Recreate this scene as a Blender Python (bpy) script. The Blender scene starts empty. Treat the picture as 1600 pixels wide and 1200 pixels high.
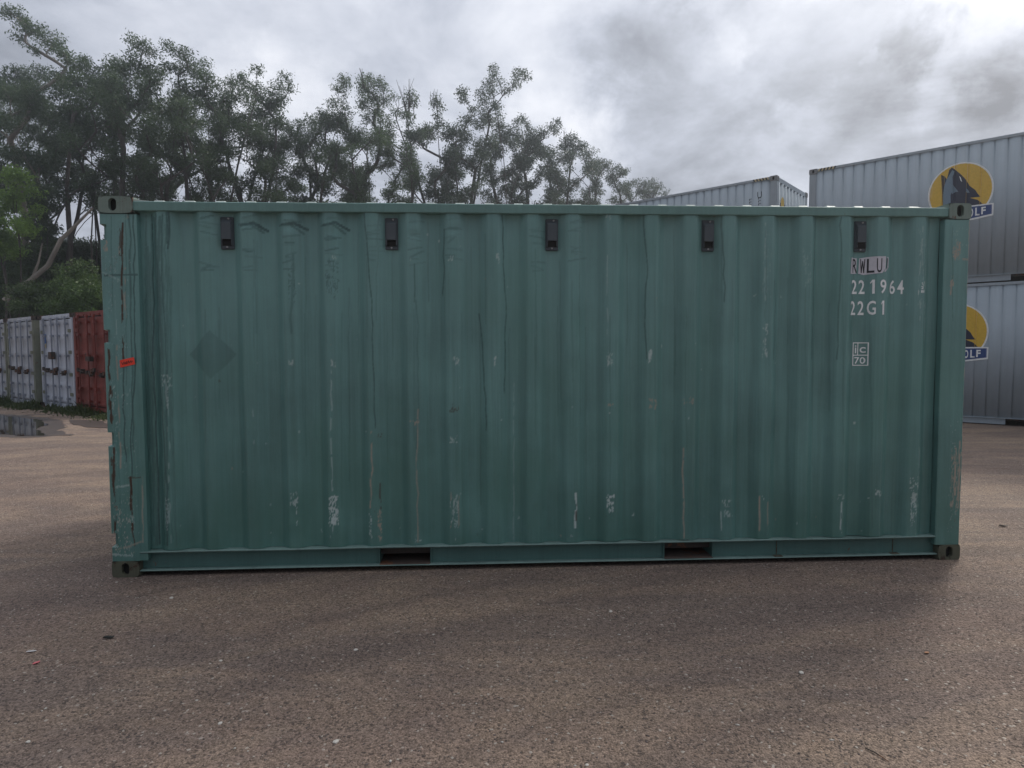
import bpy, bmesh, math, random
import numpy as np
from mathutils import Vector, Matrix

# ---------------------------------------------------------------- camera, sky, sun, exposure
scn = bpy.context.scene
COL = scn.collection
FOC, PITCH, ROLL, CAMH = 984.1, -0.0531, -0.0038, 1.5509       # focal length in pixels of a 1600 wide picture
cd = bpy.data.cameras.new('camera')
cam = bpy.data.objects.new('camera', cd)
COL.objects.link(cam)
cd.sensor_width = 36.0
cd.lens = 36.0 * FOC / 1600.0
cd.clip_start = 0.05
cd.clip_end = 3000
cam.matrix_world = (Matrix.Translation((0, 0, CAMH)) @ Matrix.Rotation(PITCH, 4, 'X')
                    @ Matrix.Rotation(math.radians(90), 4, 'X') @ Matrix.Rotation(ROLL, 4, 'Z'))
scn.camera = cam
scn.view_settings.view_transform = 'Standard'
scn.view_settings.look = 'None'
scn.view_settings.exposure = 0.60
scn.view_settings.gamma = 1.0
scn.view_settings.use_curve_mapping = False

SUN_DIR = Vector((0.66, 0.75, 0.0)).normalized()
SUN_EL = math.radians(40)
SUNV = Vector((SUN_DIR.x * math.cos(SUN_EL), SUN_DIR.y * math.cos(SUN_EL), math.sin(SUN_EL)))
sd = bpy.data.lights.new('sun', 'SUN')
sd.energy = 1.35
sd.angle = math.radians(11)
sd.color = (1.0, 0.93, 0.84)
sun = bpy.data.objects.new('sun', sd)
COL.objects.link(sun)
sun.rotation_euler = (-SUNV).to_track_quat('-Z', 'Y').to_euler()


def ray(px, py):
    """direction of the sight line through a pixel of the 1600x1200 photograph"""
    cr, sr = math.cos(ROLL), math.sin(ROLL)
    X, Y = px - 800, py - 600
    u, v = X * cr + Y * sr, -X * sr + Y * cr
    cy, sy = math.cos(PITCH), math.sin(PITCH)
    d1, d2 = 1.0, -v / FOC
    return Vector((u / FOC, d1 * cy - d2 * sy, d1 * sy + d2 * cy))


def on_ground(px, py):
    r = ray(px, py)
    t = -CAMH / r.z
    return Vector((r.x * t, r.y * t, 0))


def at_depth(px, py, y):
    r = ray(px, py)
    t = y / r.y
    return Vector((r.x * t, y, CAMH + r.z * t))


def on_plane(px, py, origin, ang, off=0.0):
    """point of a vertical wall (origin, direction angle) behind a pixel, as (distance along, height)"""
    r = ray(px, py)
    n = Vector((-math.sin(ang), math.cos(ang), 0))
    o = Vector((origin[0], origin[1], 0)) + n * off
    t = n.dot(o) / n.dot(r)
    P = r * t
    d = Vector((math.cos(ang), math.sin(ang), 0))
    return (P - o).dot(d), P.z + CAMH


# ---- world
world = bpy.data.worlds.new('World')
scn.world = world
world.use_nodes = True
wt = world.node_tree
wt.nodes.clear()


class NT:
    def __init__(s, tree): s.t = tree
    def n(s, typ, **kw):
        nd = s.t.nodes.new(typ)
        for k, v in kw.items():
            if k.startswith('i_'):
                key = k[2:]
                key = int(key) if key.isdigit() else key
                nd.inputs[key].default_value = v
            else:
                setattr(nd, k, v)
        return nd
    def l(s, a, b): s.t.links.new(a, b)
    def math(s, op, a, b=None, c=None, clamp=False):
        m = s.n('ShaderNodeMath', operation=op, use_clamp=clamp)
        for i, v in enumerate((a, b, c)):
            if v is None: continue
            if isinstance(v, (int, float)): m.inputs[i].default_value = v
            else: s.l(v, m.inputs[i])
        return m.outputs[0]
    def vmath(s, op, a, b=None, out=0):
        m = s.n('ShaderNodeVectorMath', operation=op)
        for i, v in enumerate((a, b)):
            if v is None: continue
            if isinstance(v, (tuple, list, Vector)): m.inputs[i].default_value = tuple(v)
            else: s.l(v, m.inputs[i])
        return m.outputs[out]
    def noise(s, vec, scale, detail=4, rough=0.55, dist=0.0, out='Fac'):
        m = s.n('ShaderNodeTexNoise')
        m.inputs['Scale'].default_value = scale
        m.inputs['Detail'].default_value = detail
        m.inputs['Roughness'].default_value = rough
        m.inputs['Distortion'].default_value = dist
        if vec is not None: s.l(vec, m.inputs['Vector'])
        return m.outputs[out]
    def rng(s, v, a, b, c=0.0, d=1.0, smooth=False):
        m = s.n('ShaderNodeMapRange')
        if smooth: m.interpolation_type = 'SMOOTHSTEP'
        s.l(v, m.inputs[0])
        for i, x in enumerate((a, b, c, d)): m.inputs[i + 1].default_value = x
        return m.outputs[0]
    def mix(s, f, a, b, blend='MIX'):
        m = s.n('ShaderNodeMix', data_type='RGBA', blend_type=blend)
        if isinstance(f, (int, float)): m.inputs[0].default_value = f
        else: s.l(f, m.inputs[0])
        for i, v in ((6, a), (7, b)):
            if isinstance(v, (tuple, list)): m.inputs[i].default_value = (*v[:3], 1)
            else: s.l(v, m.inputs[i])
        return m.outputs[2]
    def scale(s, vec, sx, sy, sz):
        m = s.n('ShaderNodeMapping')
        m.inputs['Scale'].default_value = (sx, sy, sz)
        s.l(vec, m.inputs['Vector'])
        return m.outputs[0]


w = NT(wt)
tc = w.n('ShaderNodeTexCoord').outputs['Generated']
skyn = w.n('ShaderNodeTexSky', sky_type='NISHITA')
skyn.sun_disc = False
skyn.sun_elevation = SUN_EL
skyn.sun_rotation = math.atan2(SUN_DIR.x, SUN_DIR.y)
skyn.air_density = 1.0
skyn.dust_density = 2.0
w.l(tc, skyn.inputs['Vector'])
dirn = w.vmath('NORMALIZE', tc)
wob = w.noise(dirn, 4.5, 5, 0.6, 0.3, out='Color')
wob = w.vmath('SUBTRACT', wob, (0.5, 0.5, 0.5))
wv = w.n('ShaderNodeVectorMath', operation='SCALE')
w.l(wob, wv.inputs[0]); wv.inputs['Scale'].default_value = 0.22
wob2 = w.vmath('SUBTRACT', w.noise(dirn, 17.0, 6, 0.65, 0.2, out='Color'), (0.5, 0.5, 0.5))
wv2 = w.n('ShaderNodeVectorMath', operation='SCALE')
w.l(wob2, wv2.inputs[0]); wv2.inputs['Scale'].default_value = 0.11
dwarp = w.vmath('NORMALIZE', w.vmath('ADD', w.vmath('ADD', dirn, wv.outputs[0]), wv2.outputs[0]))
sep = w.n('ShaderNodeSeparateXYZ'); w.l(dirn, sep.inputs[0])
zc = w.math('ADD', w.math('MAXIMUM', sep.outputs[2], 0.0), 0.28)
cx = w.math('DIVIDE', sep.outputs[0], zc)
cy_ = w.math('DIVIDE', sep.outputs[1], zc)
cmb = w.n('ShaderNodeCombineXYZ'); w.l(cx, cmb.inputs[0]); w.l(cy_, cmb.inputs[1])
n1 = w.noise(cmb.outputs[0], 1.15, 9, 0.58, 0.25)
n2 = w.noise(cmb.outputs[0], 2.6, 10, 0.62, 0.25)
val = w.math('ADD', w.rng(n1, 0.34, 0.66, 0.12, 0.30), w.rng(n2, 0.3, 0.7, -0.15, 0.15))
# thin and thick places of the cloud sheet where the photograph has them
BLOBS = [((1560, 45), 0.07, 0.12), ((1500, 155), 0.05, 0.14), ((1130, 72), 0.028, 0.07), ((1105, 92), 0.03, 0.04), ((1480, 15), 0.06, 0.06), ((1352, 105), 0.025, 0.07),
         ((870, 170), 0.09, 0.17), ((930, 220), 0.06, 0.17), ((830, 30), 0.10, 0.08), ((1420, 30), 0.12, -0.10), ((440, 180), 0.12, 0.16), ((480, 60), 0.5, 0.12), ((1100, 5), 0.04, 0.05),
         ((1010, 80), 0.08, -0.14), ((1260, 110), 0.14, -0.13), ((1440, 70), 0.05, -0.14), ((1580, 110), 0.06, -0.10), ((1160, 230), 0.16, -0.06),
         ((1240, 210), 0.05, 0.10), ((60, 60), 0.5, 0.14), ((1560, 170), 0.07, -0.12)]
for (bx, by), rad, amp in BLOBS:
    v = ray(bx, by).normalized()
    dist = w.vmath('DISTANCE', dwarp, v, out=1)
    val = w.math('ADD', val, w.rng(dist, rad * 0.15, rad * 1.15, amp, 0.0, smooth=True))
glow = w.vmath('DOT_PRODUCT', dirn, SUNV, out=1)
glow_n = w.math('POWER', w.math('MAXIMUM', glow, 0.0), 24.0)
glow_w = w.math('POWER', w.math('MAXIMUM', glow, 0.0), 3.0)
val = w.math('ADD', val, w.math('MULTIPLY', glow_n, 0.22))
val = w.math('ADD', val, w.math('MULTIPLY', glow_w, 0.31))
# the side of the cloud sheet away from the sun is duller
val = w.math('MULTIPLY', val, w.rng(glow, -0.9, 0.6, 0.82, 1.0))
# an overcast sky brightens towards the zenith
val = w.math('MULTIPLY', val, w.rng(sep.outputs[2], 0.48, 1.0, 1.0, 3.0))
val = w.math('MAXIMUM', val, 0.13)
tint = w.mix(w.rng(val, 0.4, 0.9), (0.90, 0.955, 1.10), (1.0, 0.985, 0.98))
cl = w.n('ShaderNodeVectorMath', operation='SCALE')
w.l(tint, cl.inputs[0]); w.l(w.math('MULTIPLY', val, 10.0), cl.inputs['Scale'])
mixed = w.mix(0.95, skyn.outputs[0], cl.outputs[0])
bg = w.n('ShaderNodeBackground')
bg.inputs['Strength'].default_value = 0.1
w.l(mixed, bg.inputs['Color'])
wo = w.n('ShaderNodeOutputWorld')
w.l(bg.outputs[0], wo.inputs['Surface'])

# ---------------------------------------------------------------- object helpers
def mesh_from(name, verts, faces, mats=(), smooth=False, midx=None):
    me = bpy.data.meshes.new(name)
    me.from_pydata([tuple(v) for v in verts], [], faces)
    for m in mats: me.materials.append(m)
    if midx is not None: me.polygons.foreach_set('material_index', midx)
    if smooth: me.polygons.foreach_set('use_smooth', [True] * len(me.polygons))
    me.update()
    return me


def fast_mesh(name, V, F, mats=(), smooth=False):
    """V (n,3) and F (m,k) numpy arrays"""
    me = bpy.data.meshes.new(name)
    k = F.shape[1]
    me.vertices.add(len(V)); me.vertices.foreach_set('co', V.astype(np.float32).ravel())
    me.loops.add(F.size); me.loops.foreach_set('vertex_index', F.astype(np.int32).ravel())
    me.polygons.add(len(F))
    me.polygons.foreach_set('loop_start', np.arange(0, F.size, k, dtype=np.int32))
    me.polygons.foreach_set('loop_total', np.full(len(F), k, dtype=np.int32))
    if smooth: me.polygons.foreach_set('use_smooth', np.ones(len(F), dtype=bool))
    for m in mats: me.materials.append(m)
    me.update(calc_edges=True)
    return me


def link(name, me, parent=None, loc=(0, 0, 0), rot=(0, 0, 0), **props):
    o = bpy.data.objects.new(name, me)
    COL.objects.link(o)
    o.location = loc; o.rotation_euler = rot
    if parent is not None: o.parent = parent
    for k, v in props.items(): o[k] = v
    return o


def thing(name, label, cat, loc=(0, 0, 0), rz=0.0, group=None, me=None):
    o = link(name, me, None, loc, (0, 0, rz), label=label, category=cat)
    if group: o['group'] = group
    return o


class Geo:
    """collects simple solids into one mesh"""
    def __init__(s): s.v = []; s.f = []; s.m = []
    def box(s, a, b, mi=0, ch=0.0):
        x0, y0, z0 = a; x1, y1, z1 = b
        if ch > 0:
            bm = bmesh.new()
            bmesh.ops.create_cube(bm, size=1)
            for vv in bm.verts:
                vv.co = Vector(((x0 + x1) / 2 + vv.co.x * (x1 - x0), (y0 + y1) / 2 + vv.co.y * (y1 - y0), (z0 + z1) / 2 + vv.co.z * (z1 - z0)))
            bmesh.ops.bevel(bm, geom=bm.edges[:], offset=ch, segments=2, affect='EDGES')
            s.add_bm(bm, mi); bm.free(); return s
        o = len(s.v)
        s.v += [(x0, y0, z0), (x1, y0, z0), (x1, y1, z0), (x0, y1, z0), (x0, y0, z1), (x1, y0, z1), (x1, y1, z1), (x0, y1, z1)]
        for q in ((0, 3, 2, 1), (4, 5, 6, 7), (0, 1, 5, 4), (1, 2, 6, 5), (2, 3, 7, 6), (3, 0, 4, 7)):
            s.f.append([o + i for i in q]); s.m.append(mi)
        return s
    def add_bm(s, bm, mi=0):
        o = len(s.v)
        bm.verts.index_update()
        s.v += [tuple(v.co) for v in bm.verts]
        for f in bm.faces: s.f.append([o + v.index for v in f.verts]); s.m.append(mi)
    def tube(s, pts, rad, n=8, mi=0, cap=True):
        pts = [Vector(p) for p in pts]
        if not isinstance(rad, (list, tuple)): rad = [rad] * len(pts)
        o = len(s.v)
        for i, p in enumerate(pts):
            d = (pts[min(i + 1, len(pts) - 1)] - pts[max(i - 1, 0)]).normalized()
            a = d.cross(Vector((0.13, 0.21, 0.97)) if abs(d.z) < 0.9 else Vector((1, 0.1, 0))).normalized()
            b = d.cross(a)
            for k in range(n):
                t = 2 * math.pi * k / n
                s.v.append(tuple(p + (a * math.cos(t) + b * math.sin(t)) * rad[i]))
        for i in range(len(pts) - 1):
            for k in range(n):
                s.f.append([o + i * n + k, o + i * n + (k + 1) % n, o + (i + 1) * n + (k + 1) % n, o + (i + 1) * n + k]); s.m.append(mi)
        if cap:
            s.f.append([o + k for k in range(n)][::-1]); s.m.append(mi)
            e = o + (len(pts) - 1) * n
            s.f.append([e + k for k in range(n)]); s.m.append(mi)
        return s
    def prism_x(s, prof, x0, x1, mi=0):
        """closed profile of (y,z) extruded along x"""
        o = len(s.v); n = len(prof)
        s.v += [(x0, y, z) for y, z in prof] + [(x1, y, z) for y, z in prof]
        for k in range(n):
            j = (k + 1) % n
            s.f.append([o + k, o + j, o + n + j, o + n + k]); s.m.append(mi)
        s.f.append([o + k for k in range(n)][::-1]); s.m.append(mi)
        s.f.append([o + n + k for k in range(n)]); s.m.append(mi)
        return s
    def mesh(s, name, mats, smooth=False):
        return mesh_from(name, s.v, s.f, mats, smooth, s.m)


rs = np.random.RandomState(7)
random.seed(11)


def vnoise(shape, cell, rng_):
    """smooth value noise on a grid; cell = grid cells per feature (rows, cols)"""
    h = max(2, int(shape[0] / cell[0]) + 3); w_ = max(2, int(shape[1] / cell[1]) + 3)
    g = rng_.rand(h, w_)
    yi = np.linspace(0, h - 2.001, shape[0]); xi = np.linspace(0, w_ - 2.001, shape[1])
    y0 = yi.astype(int); x0 = xi.astype(int)
    fy = yi - y0; fx = xi - x0
    fy = (fy * fy * (3 - 2 * fy))[:, None]; fx = (fx * fx * (3 - 2 * fx))[None, :]
    a = g[y0][:, x0]; b = g[y0][:, x0 + 1]; c = g[y0 + 1][:, x0]; d = g[y0 + 1][:, x0 + 1]
    return (a * (1 - fx) + b * fx) * (1 - fy) + (c * (1 - fx) + d * fx) * fy


# ---------------------------------------------------------------- materials
def new_mat(name):
    m = bpy.data.materials.new(name); m.use_nodes = True
    t = NT(m.node_tree)
    p = m.node_tree.nodes['Principled BSDF']
    return m, t, p


def bump(t, p, h, strength=0.3, dist=0.01):
    b = t.n('ShaderNodeBump'); b.inputs['Strength'].default_value = strength; b.inputs['Distance'].default_value = dist
    t.l(h, b.inputs['Height']); t.l(b.outputs[0], p.inputs['Normal'])


def paint_mat(name, col, rough=0.5, var=0.18, rust=0.0, rustcol=(0.10, 0.045, 0.025), streak=0.5, wear_attr=False, dirt=(0.10, 0.10, 0.08), dirt_amt=0.25, chip=(0.48, 0.57, 0.56), grime=None, met=0.0):
    m, t, p = new_mat(name)
    oc = t.n('ShaderNodeTexCoord').outputs['Object']
    big = t.noise(oc, 1.3, 5, 0.6)
    st = t.noise(t.scale(oc, 22, 22, 0.7), 1.0, 5, 0.65)
    st2 = t.noise(t.scale(oc, 75, 75, 1.6), 1.0, 3, 0.6)
    fine = t.noise(oc, 90, 4, 0.7)
    k = t.math('ADD', t.rng(big, 0.3, 0.7, -var, var), t.rng(st, 0.25, 0.75, -var * streak, var * streak))
    k = t.math('ADD', k, t.rng(st2, 0.3, 0.7, -var * streak * .5, var * streak * .5))
    k = t.math('ADD', k, t.rng(fine, 0.3, 0.7, -0.04, 0.04))
    k = t.math('ADD', k, 1.0)
    sc = t.n('ShaderNodeVectorMath', operation='SCALE'); sc.inputs[0].default_value = col; t.l(k, sc.inputs['Scale'])
    c = sc.outputs[0]
    if grime:
        gm = t.noise(t.scale(oc, 1.3, 1.3, 1.0), 0.9, 4, 0.6)
        c = t.mix(t.rng(gm, 0.42, 0.66, 0, 0.35, True), c, grime)
    dn = t.noise(t.scale(oc, 9, 9, 0.9), 1.0, 6, 0.7)
    c = t.mix(t.rng(dn, 0.52, 0.8, 0, dirt_amt, True), c, dirt)
    if rust > 0:
        rn = t.noise(oc, 7.0, 8, 0.72, 0.6)
        rm = t.rng(rn, 0.66 - rust * 0.25, 0.70 - rust * 0.22, 0, 1, True)
        rcol = t.mix(t.noise(oc, 30, 3), rustcol, tuple(x * 2.2 for x in rustcol))
        c = t.mix(rm, c, rcol)
    rr = t.rng(st, 0.2, 0.8, rough - 0.08, rough + 0.12)
    if wear_attr:
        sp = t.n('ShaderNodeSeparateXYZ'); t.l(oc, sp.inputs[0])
        low_shade = t.math('MULTIPLY', t.rng(sp.outputs[2], 0.15, 1.1, 0.75, 0.0), t.rng(t.noise(t.scale(oc, 2.5, 2.5, 1.2), 1.0, 5, 0.65), 0.3, 0.65, 0.25, 1.0))
        c = t.mix(low_shade, c, (0.060, 0.152, 0.124))                        # darker lower end of the light gradient, painted into the colour
        high_veil = t.math('MULTIPLY', t.rng(sp.outputs[2], 1.0, 2.5, 0.0, 0.6), t.rng(t.noise(t.scale(oc, 6, 6, 0.8), 1.0, 5, 0.65), 0.3, 0.65, 0.3, 1.0))
        c = t.mix(high_veil, c, (0.215, 0.370, 0.368))                        # paler flare veil of the upper part, painted into the colour
        at = t.n('ShaderNodeAttribute'); at.attribute_name = 'wear'
        s3 = t.n('ShaderNodeSeparateColor'); t.l(at.outputs['Color'], s3.inputs[0])
        c = t.mix(t.math('MULTIPLY', s3.outputs[2], 0.85), c, (0.018, 0.045, 0.046))
        c = t.mix(s3.outputs[0], c, chip)
        rc = t.mix(t.noise(oc, 60, 3), (0.035, 0.024, 0.018), (0.10, 0.058, 0.038))
        c = t.mix(s3.outputs[1], c, rc)
        c = t.mix(t.math('MULTIPLY', at.outputs['Alpha'], 1.0), (0.36, 0.31, 0.255), c)
        rr = t.math('ADD', rr, t.math('MULTIPLY', s3.outputs[1], 0.3))
    t.l(c, p.inputs['Base Color'])
    t.l(rr, p.inputs['Roughness'])
    p.inputs['Metallic'].default_value = met
    p.inputs['Specular IOR Level'].default_value = 0.4
    bump(t, p, t.math('ADD', fine, t.math('MULTIPLY', t.noise(oc, 5, 3), 1.5)), 0.12, 0.01)
    return m


def flat_mat(name, col, rough=0.6, var=0.08, spec=0.4):
    m, t, p = new_mat(name)
    oc = t.n('ShaderNodeTexCoord').outputs['Object']
    n = t.noise(oc, 25, 5, 0.65)
    sc = t.n('ShaderNodeVectorMath', operation='SCALE'); sc.inputs[0].default_value = col; t.l(t.rng(n, 0.3, 0.7, 1 - var, 1 + var), sc.inputs['Scale'])
    t.l(sc.outputs[0], p.inputs['Base Color'])
    p.inputs['Roughness'].default_value = rough
    p.inputs['Specular IOR Level'].default_value = spec
    return m


GREEN = (0.128, 0.262, 0.250)
M = {}
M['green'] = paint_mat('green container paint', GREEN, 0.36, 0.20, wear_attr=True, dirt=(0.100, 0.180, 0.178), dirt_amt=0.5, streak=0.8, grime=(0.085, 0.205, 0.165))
M['green_plain'] = paint_mat('green rail paint', (0.078, 0.162, 0.150), 0.42, 0.15, rust=0.02, dirt=(0.05, 0.085, 0.08), dirt_amt=0.5)
M['green_top'] = paint_mat('chalky green rail paint', (0.145, 0.265, 0.248), 0.45, 0.14, rust=0.02, dirt=(0.10, 0.15, 0.13))
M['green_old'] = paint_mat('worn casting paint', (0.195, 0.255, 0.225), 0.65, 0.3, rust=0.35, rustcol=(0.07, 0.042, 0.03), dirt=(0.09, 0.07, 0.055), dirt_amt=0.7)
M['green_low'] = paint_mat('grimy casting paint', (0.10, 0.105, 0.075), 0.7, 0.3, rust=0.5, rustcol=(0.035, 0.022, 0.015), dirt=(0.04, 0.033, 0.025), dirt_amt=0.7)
M['roof_pale'] = paint_mat('bleached plate and roof sky sheen paint', (0.42, 0.50, 0.47), 0.5, 0.2, dirt_amt=0.3)  # roof's wet sky reflection put into the pale colour; gusset plate just bleached
M['sealant'] = paint_mat('chalky seam sealant', (0.15, 0.235, 0.22), 0.6, 0.25, dirt=(0.06, 0.10, 0.09), dirt_amt=0.7)
M['vent'] = paint_mat('grey vent plastic', (0.075, 0.092, 0.105), 0.65, 0.15, dirt_amt=0.2, dirt=(0.04, 0.05, 0.05))
M['dark'] = flat_mat('dark interior', (0.012, 0.013, 0.013), 0.8)
M['rustplate'] = paint_mat('rusty pocket plate', (0.10, 0.075, 0.065), 0.8, 0.3, rust=0.5)
M['screw'] = flat_mat('screw metal', (0.30, 0.31, 0.32), 0.4)
M['white_print'] = flat_mat('white lettering', (0.85, 0.88, 0.89), 0.5, 0.1)
M['white_patch'] = flat_mat('white decal backing', (0.60, 0.60, 0.66), 0.5, 0.08)
M['black_print'] = flat_mat('black lettering', (0.020, 0.024, 0.028), 0.5)
M['sticker'] = flat_mat('fluorescent red sticker', (0.85, 0.07, 0.04), 0.5)
M['greywall'] = paint_mat('blue grey container paint', (0.36, 0.425, 0.48), 0.75, 0.05, dirt=(0.29, 0.33, 0.36), dirt_amt=0.5, streak=0.9)
M['greyrail'] = paint_mat('grey rail paint', (0.35, 0.41, 0.46), 0.6, 0.08, dirt=(0.12, 0.13, 0.14))
M['greycast'] = paint_mat('weathered grey casting', (0.22, 0.23, 0.24), 0.6, 0.2, rust=0.3)
M['yellow'] = flat_mat('yellow emblem paint', (0.70, 0.46, 0.06), 0.5)
M['haz_y'] = flat_mat('hazard yellow', (0.55, 0.47, 0.28), 0.6)
M['navy'] = flat_mat('navy emblem paint', (0.022, 0.028, 0.06), 0.5)
M['blue'] = flat_mat('blue banner paint', (0.035, 0.075, 0.23), 0.5)
M['emgrey'] = flat_mat('grey blue emblem paint', (0.17, 0.25, 0.33), 0.5)
M['whitedoor'] = paint_mat('dirty white container paint', (0.54, 0.58, 0.66), 0.5, 0.12, rust=0.08, dirt=(0.24, 0.23, 0.19), dirt_amt=0.65, streak=0.8)
M['whiteold'] = paint_mat('older white container paint', (0.46, 0.49, 0.54), 0.55, 0.16, rust=0.14, dirt=(0.2, 0.19, 0.15), dirt_amt=0.8, streak=0.8)
M['mossy'] = paint_mat('mossy greenish white paint', (0.20, 0.215, 0.17), 0.7, 0.25, rust=0.25, dirt=(0.08, 0.09, 0.05), dirt_amt=0.8)
M['red'] = paint_mat('faded red oxide paint', (0.22, 0.050, 0.038), 0.6, 0.28, rust=0.3, rustcol=(0.06, 0.025, 0.02), dirt=(0.14, 0.045, 0.035), dirt_amt=0.6)
M['rod_grey'] = paint_mat('grey galvanised rod', (0.28, 0.31, 0.37), 0.4, 0.15, rust=0.1, dirt_amt=0.3)
M['rod_red'] = paint_mat('red painted rod', (0.22, 0.05, 0.04), 0.5, 0.2, rust=0.2)
M['gasket'] = flat_mat('black gasket rubber', (0.02, 0.02, 0.022), 0.7)
M['darkiron'] = paint_mat('dark rusty iron', (0.055, 0.045, 0.04), 0.7, 0.3, rust=0.5)
M['blue_sticker'] = flat_mat('blue sticker print', (0.04, 0.16, 0.50), 0.5)

# ground
gm, t, p = new_mat('compacted gravel yard')
M['ground'] = gm
oc = t.n('ShaderNodeTexCoord').outputs['Object']
big = t.noise(oc, 0.42, 5, 0.6, 0.4)
tr = t.noise(t.scale(oc, 0.35, 2.2, 1), 1.0, 5, 0.62, 0.5)
med = t.noise(oc, 7.0, 5, 0.65)
gr1 = t.noise(oc, 130.0, 3, 0.75)
gr2 = t.noise(oc, 55.0, 4, 0.75)
vor = t.n('ShaderNodeTexVoronoi'); vor.inputs['Scale'].default_value = 95.0; t.l(oc, vor.inputs['Vector'])
vc = t.n('ShaderNodeSeparateColor'); t.l(vor.outputs['Color'], vc.inputs[0])
base = t.mix(t.rng(big, 0.35, 0.65, 0, 1, True), (0.195, 0.143, 0.119), (0.285, 0.211, 0.155))
base = t.mix(t.rng(tr, 0.42, 0.62, 0, 0.75, True), base, (0.150, 0.117, 0.104))
g_off = t.vmath('LENGTH', t.vmath('SUBTRACT', oc, (4.5, -5.5, 0)), out=1)
sx3 = t.n('ShaderNodeSeparateXYZ'); t.l(oc, sx3.inputs[0])
cv = t.n('ShaderNodeCombineXYZ'); t.l(t.math('MULTIPLY', g_off, 2.6), cv.inputs[0]); t.l(t.math('MULTIPLY', sx3.outputs[0], 0.22), cv.inputs[1])
tyre = t.noise(cv.outputs[0], 1.0, 4, 0.6, 0.15)
base = t.mix(t.rng(tyre, 0.50, 0.64, 0, 0.48, True), base, (0.122, 0.091, 0.079))
base = t.mix(t.rng(tyre, 0.46, 0.36, 0, 0.45, True), base, (0.270, 0.202, 0.150))
sand = t.noise(t.scale(oc, 0.5, 1.3, 1), 0.8, 6, 0.62, 0.3)
base = t.mix(t.rng(sand, 0.50, 0.68, 0, 0.75, True), base, (0.310, 0.232, 0.172))
base = t.mix(t.rng(med, 0.3, 0.7, 0.0, 0.35), base, (0.18, 0.148, 0.132))
shade = t.math('ADD', t.rng(gr1, 0.3, 0.7, 0.30, 1.70), t.math('MULTIPLY', t.math('SUBTRACT', vc.outputs[0], 0.5), 0.65))
shade = t.math('MULTIPLY', shade, t.rng(gr2, 0.3, 0.7, 0.70, 1.30))
s_ = t.n('ShaderNodeVectorMath', operation='SCALE'); t.l(base, s_.inputs[0]); t.l(shade, s_.inputs['Scale'])
pale = t.math('GREATER_THAN', vc.outputs[1], 0.987)
gcol = t.mix(t.math('MULTIPLY', pale, 0.7), s_.outputs[0], (0.46, 0.42, 0.37))
dk = t.math('LESS_THAN', vc.outputs[2], 0.06)
gcol = t.mix(t.math('MULTIPLY', dk, 0.6), gcol, (0.05, 0.042, 0.04))
t.l(gcol, p.inputs['Base Color'])
t.l(t.rng(big, 0.3, 0.7, 0.9, 0.72), p.inputs['Roughness'])
p.inputs['Specular IOR Level'].default_value = 0.25
hgt = t.math('ADD', t.math('MULTIPLY', gr1, 0.6), t.math('SUBTRACT', 0.6, vor.outputs['Distance']))
hgt = t.math('ADD', hgt, t.math('MULTIPLY', med, 1.4))
bump(t, p, hgt, 0.55, 0.012)

gm, t, p = new_mat('damp silt')
M['wet'] = gm
oc = t.n('ShaderNodeTexCoord').outputs['Object']
wn = t.noise(oc, 1.6, 5, 0.6)
t.l(t.mix(t.rng(wn, 0.3, 0.7), (0.050, 0.042, 0.038), (0.085, 0.062, 0.052)), p.inputs['Base Color'])
p.inputs['Roughness'].default_value = 0.45
gm, t, p = new_mat('puddle water')
M['water'] = gm
p.inputs['Base Color'].default_value = (0.028, 0.024, 0.02, 1)
p.inputs['Roughness'].default_value = 0.03
p.inputs['IOR'].default_value = 1.5
p.inputs['Specular IOR Level'].default_value = 0.9
oc = t.n('ShaderNodeTexCoord').outputs['Object']
bump(t, p, t.noise(oc, 6, 2), 0.04, 0.01)


def leaf_mat(name, dark, light, trans=0.35):
    m = bpy.data.materials.new(name); m.use_nodes = True
    t = NT(m.node_tree); m.node_tree.nodes.clear()
    g = t.n('ShaderNodeNewGeometry')
    oc = t.n('ShaderNodeTexCoord').outputs['Object']
    r = g.outputs['Random Per Island']
    oi = t.n('ShaderNodeObjectInfo')
    f = t.math('ADD', t.math('ADD', t.math('MULTIPLY', r, 0.6), t.math('MULTIPLY', t.math('SUBTRACT', oi.outputs['Random'], 0.5), 0.55)), t.rng(t.noise(oc, 0.9, 3), 0.3, 0.7, 0, 0.5), clamp=True)
    c = t.mix(f, dark, light)
    d = t.n('ShaderNodeBsdfPrincipled'); t.l(c, d.inputs['Base Color']); d.inputs['Roughness'].default_value = 0.5; d.inputs['Specular IOR Level'].default_value = 0.3
    tr_ = t.n('ShaderNodeBsdfTranslucent')
    c2 = t.mix(0.5, c, tuple(min(1, x * 1.7) for x in light))
    t.l(c2, tr_.inputs['Color'])
    mx = t.n('ShaderNodeMixShader'); mx.inputs[0].default_value = trans
    t.l(d.outputs[0], mx.inputs[1]); t.l(tr_.outputs[0], mx.inputs[2])
    o = t.n('ShaderNodeOutputMaterial'); t.l(mx.outputs[0], o.inputs['Surface'])
    return m


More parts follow.
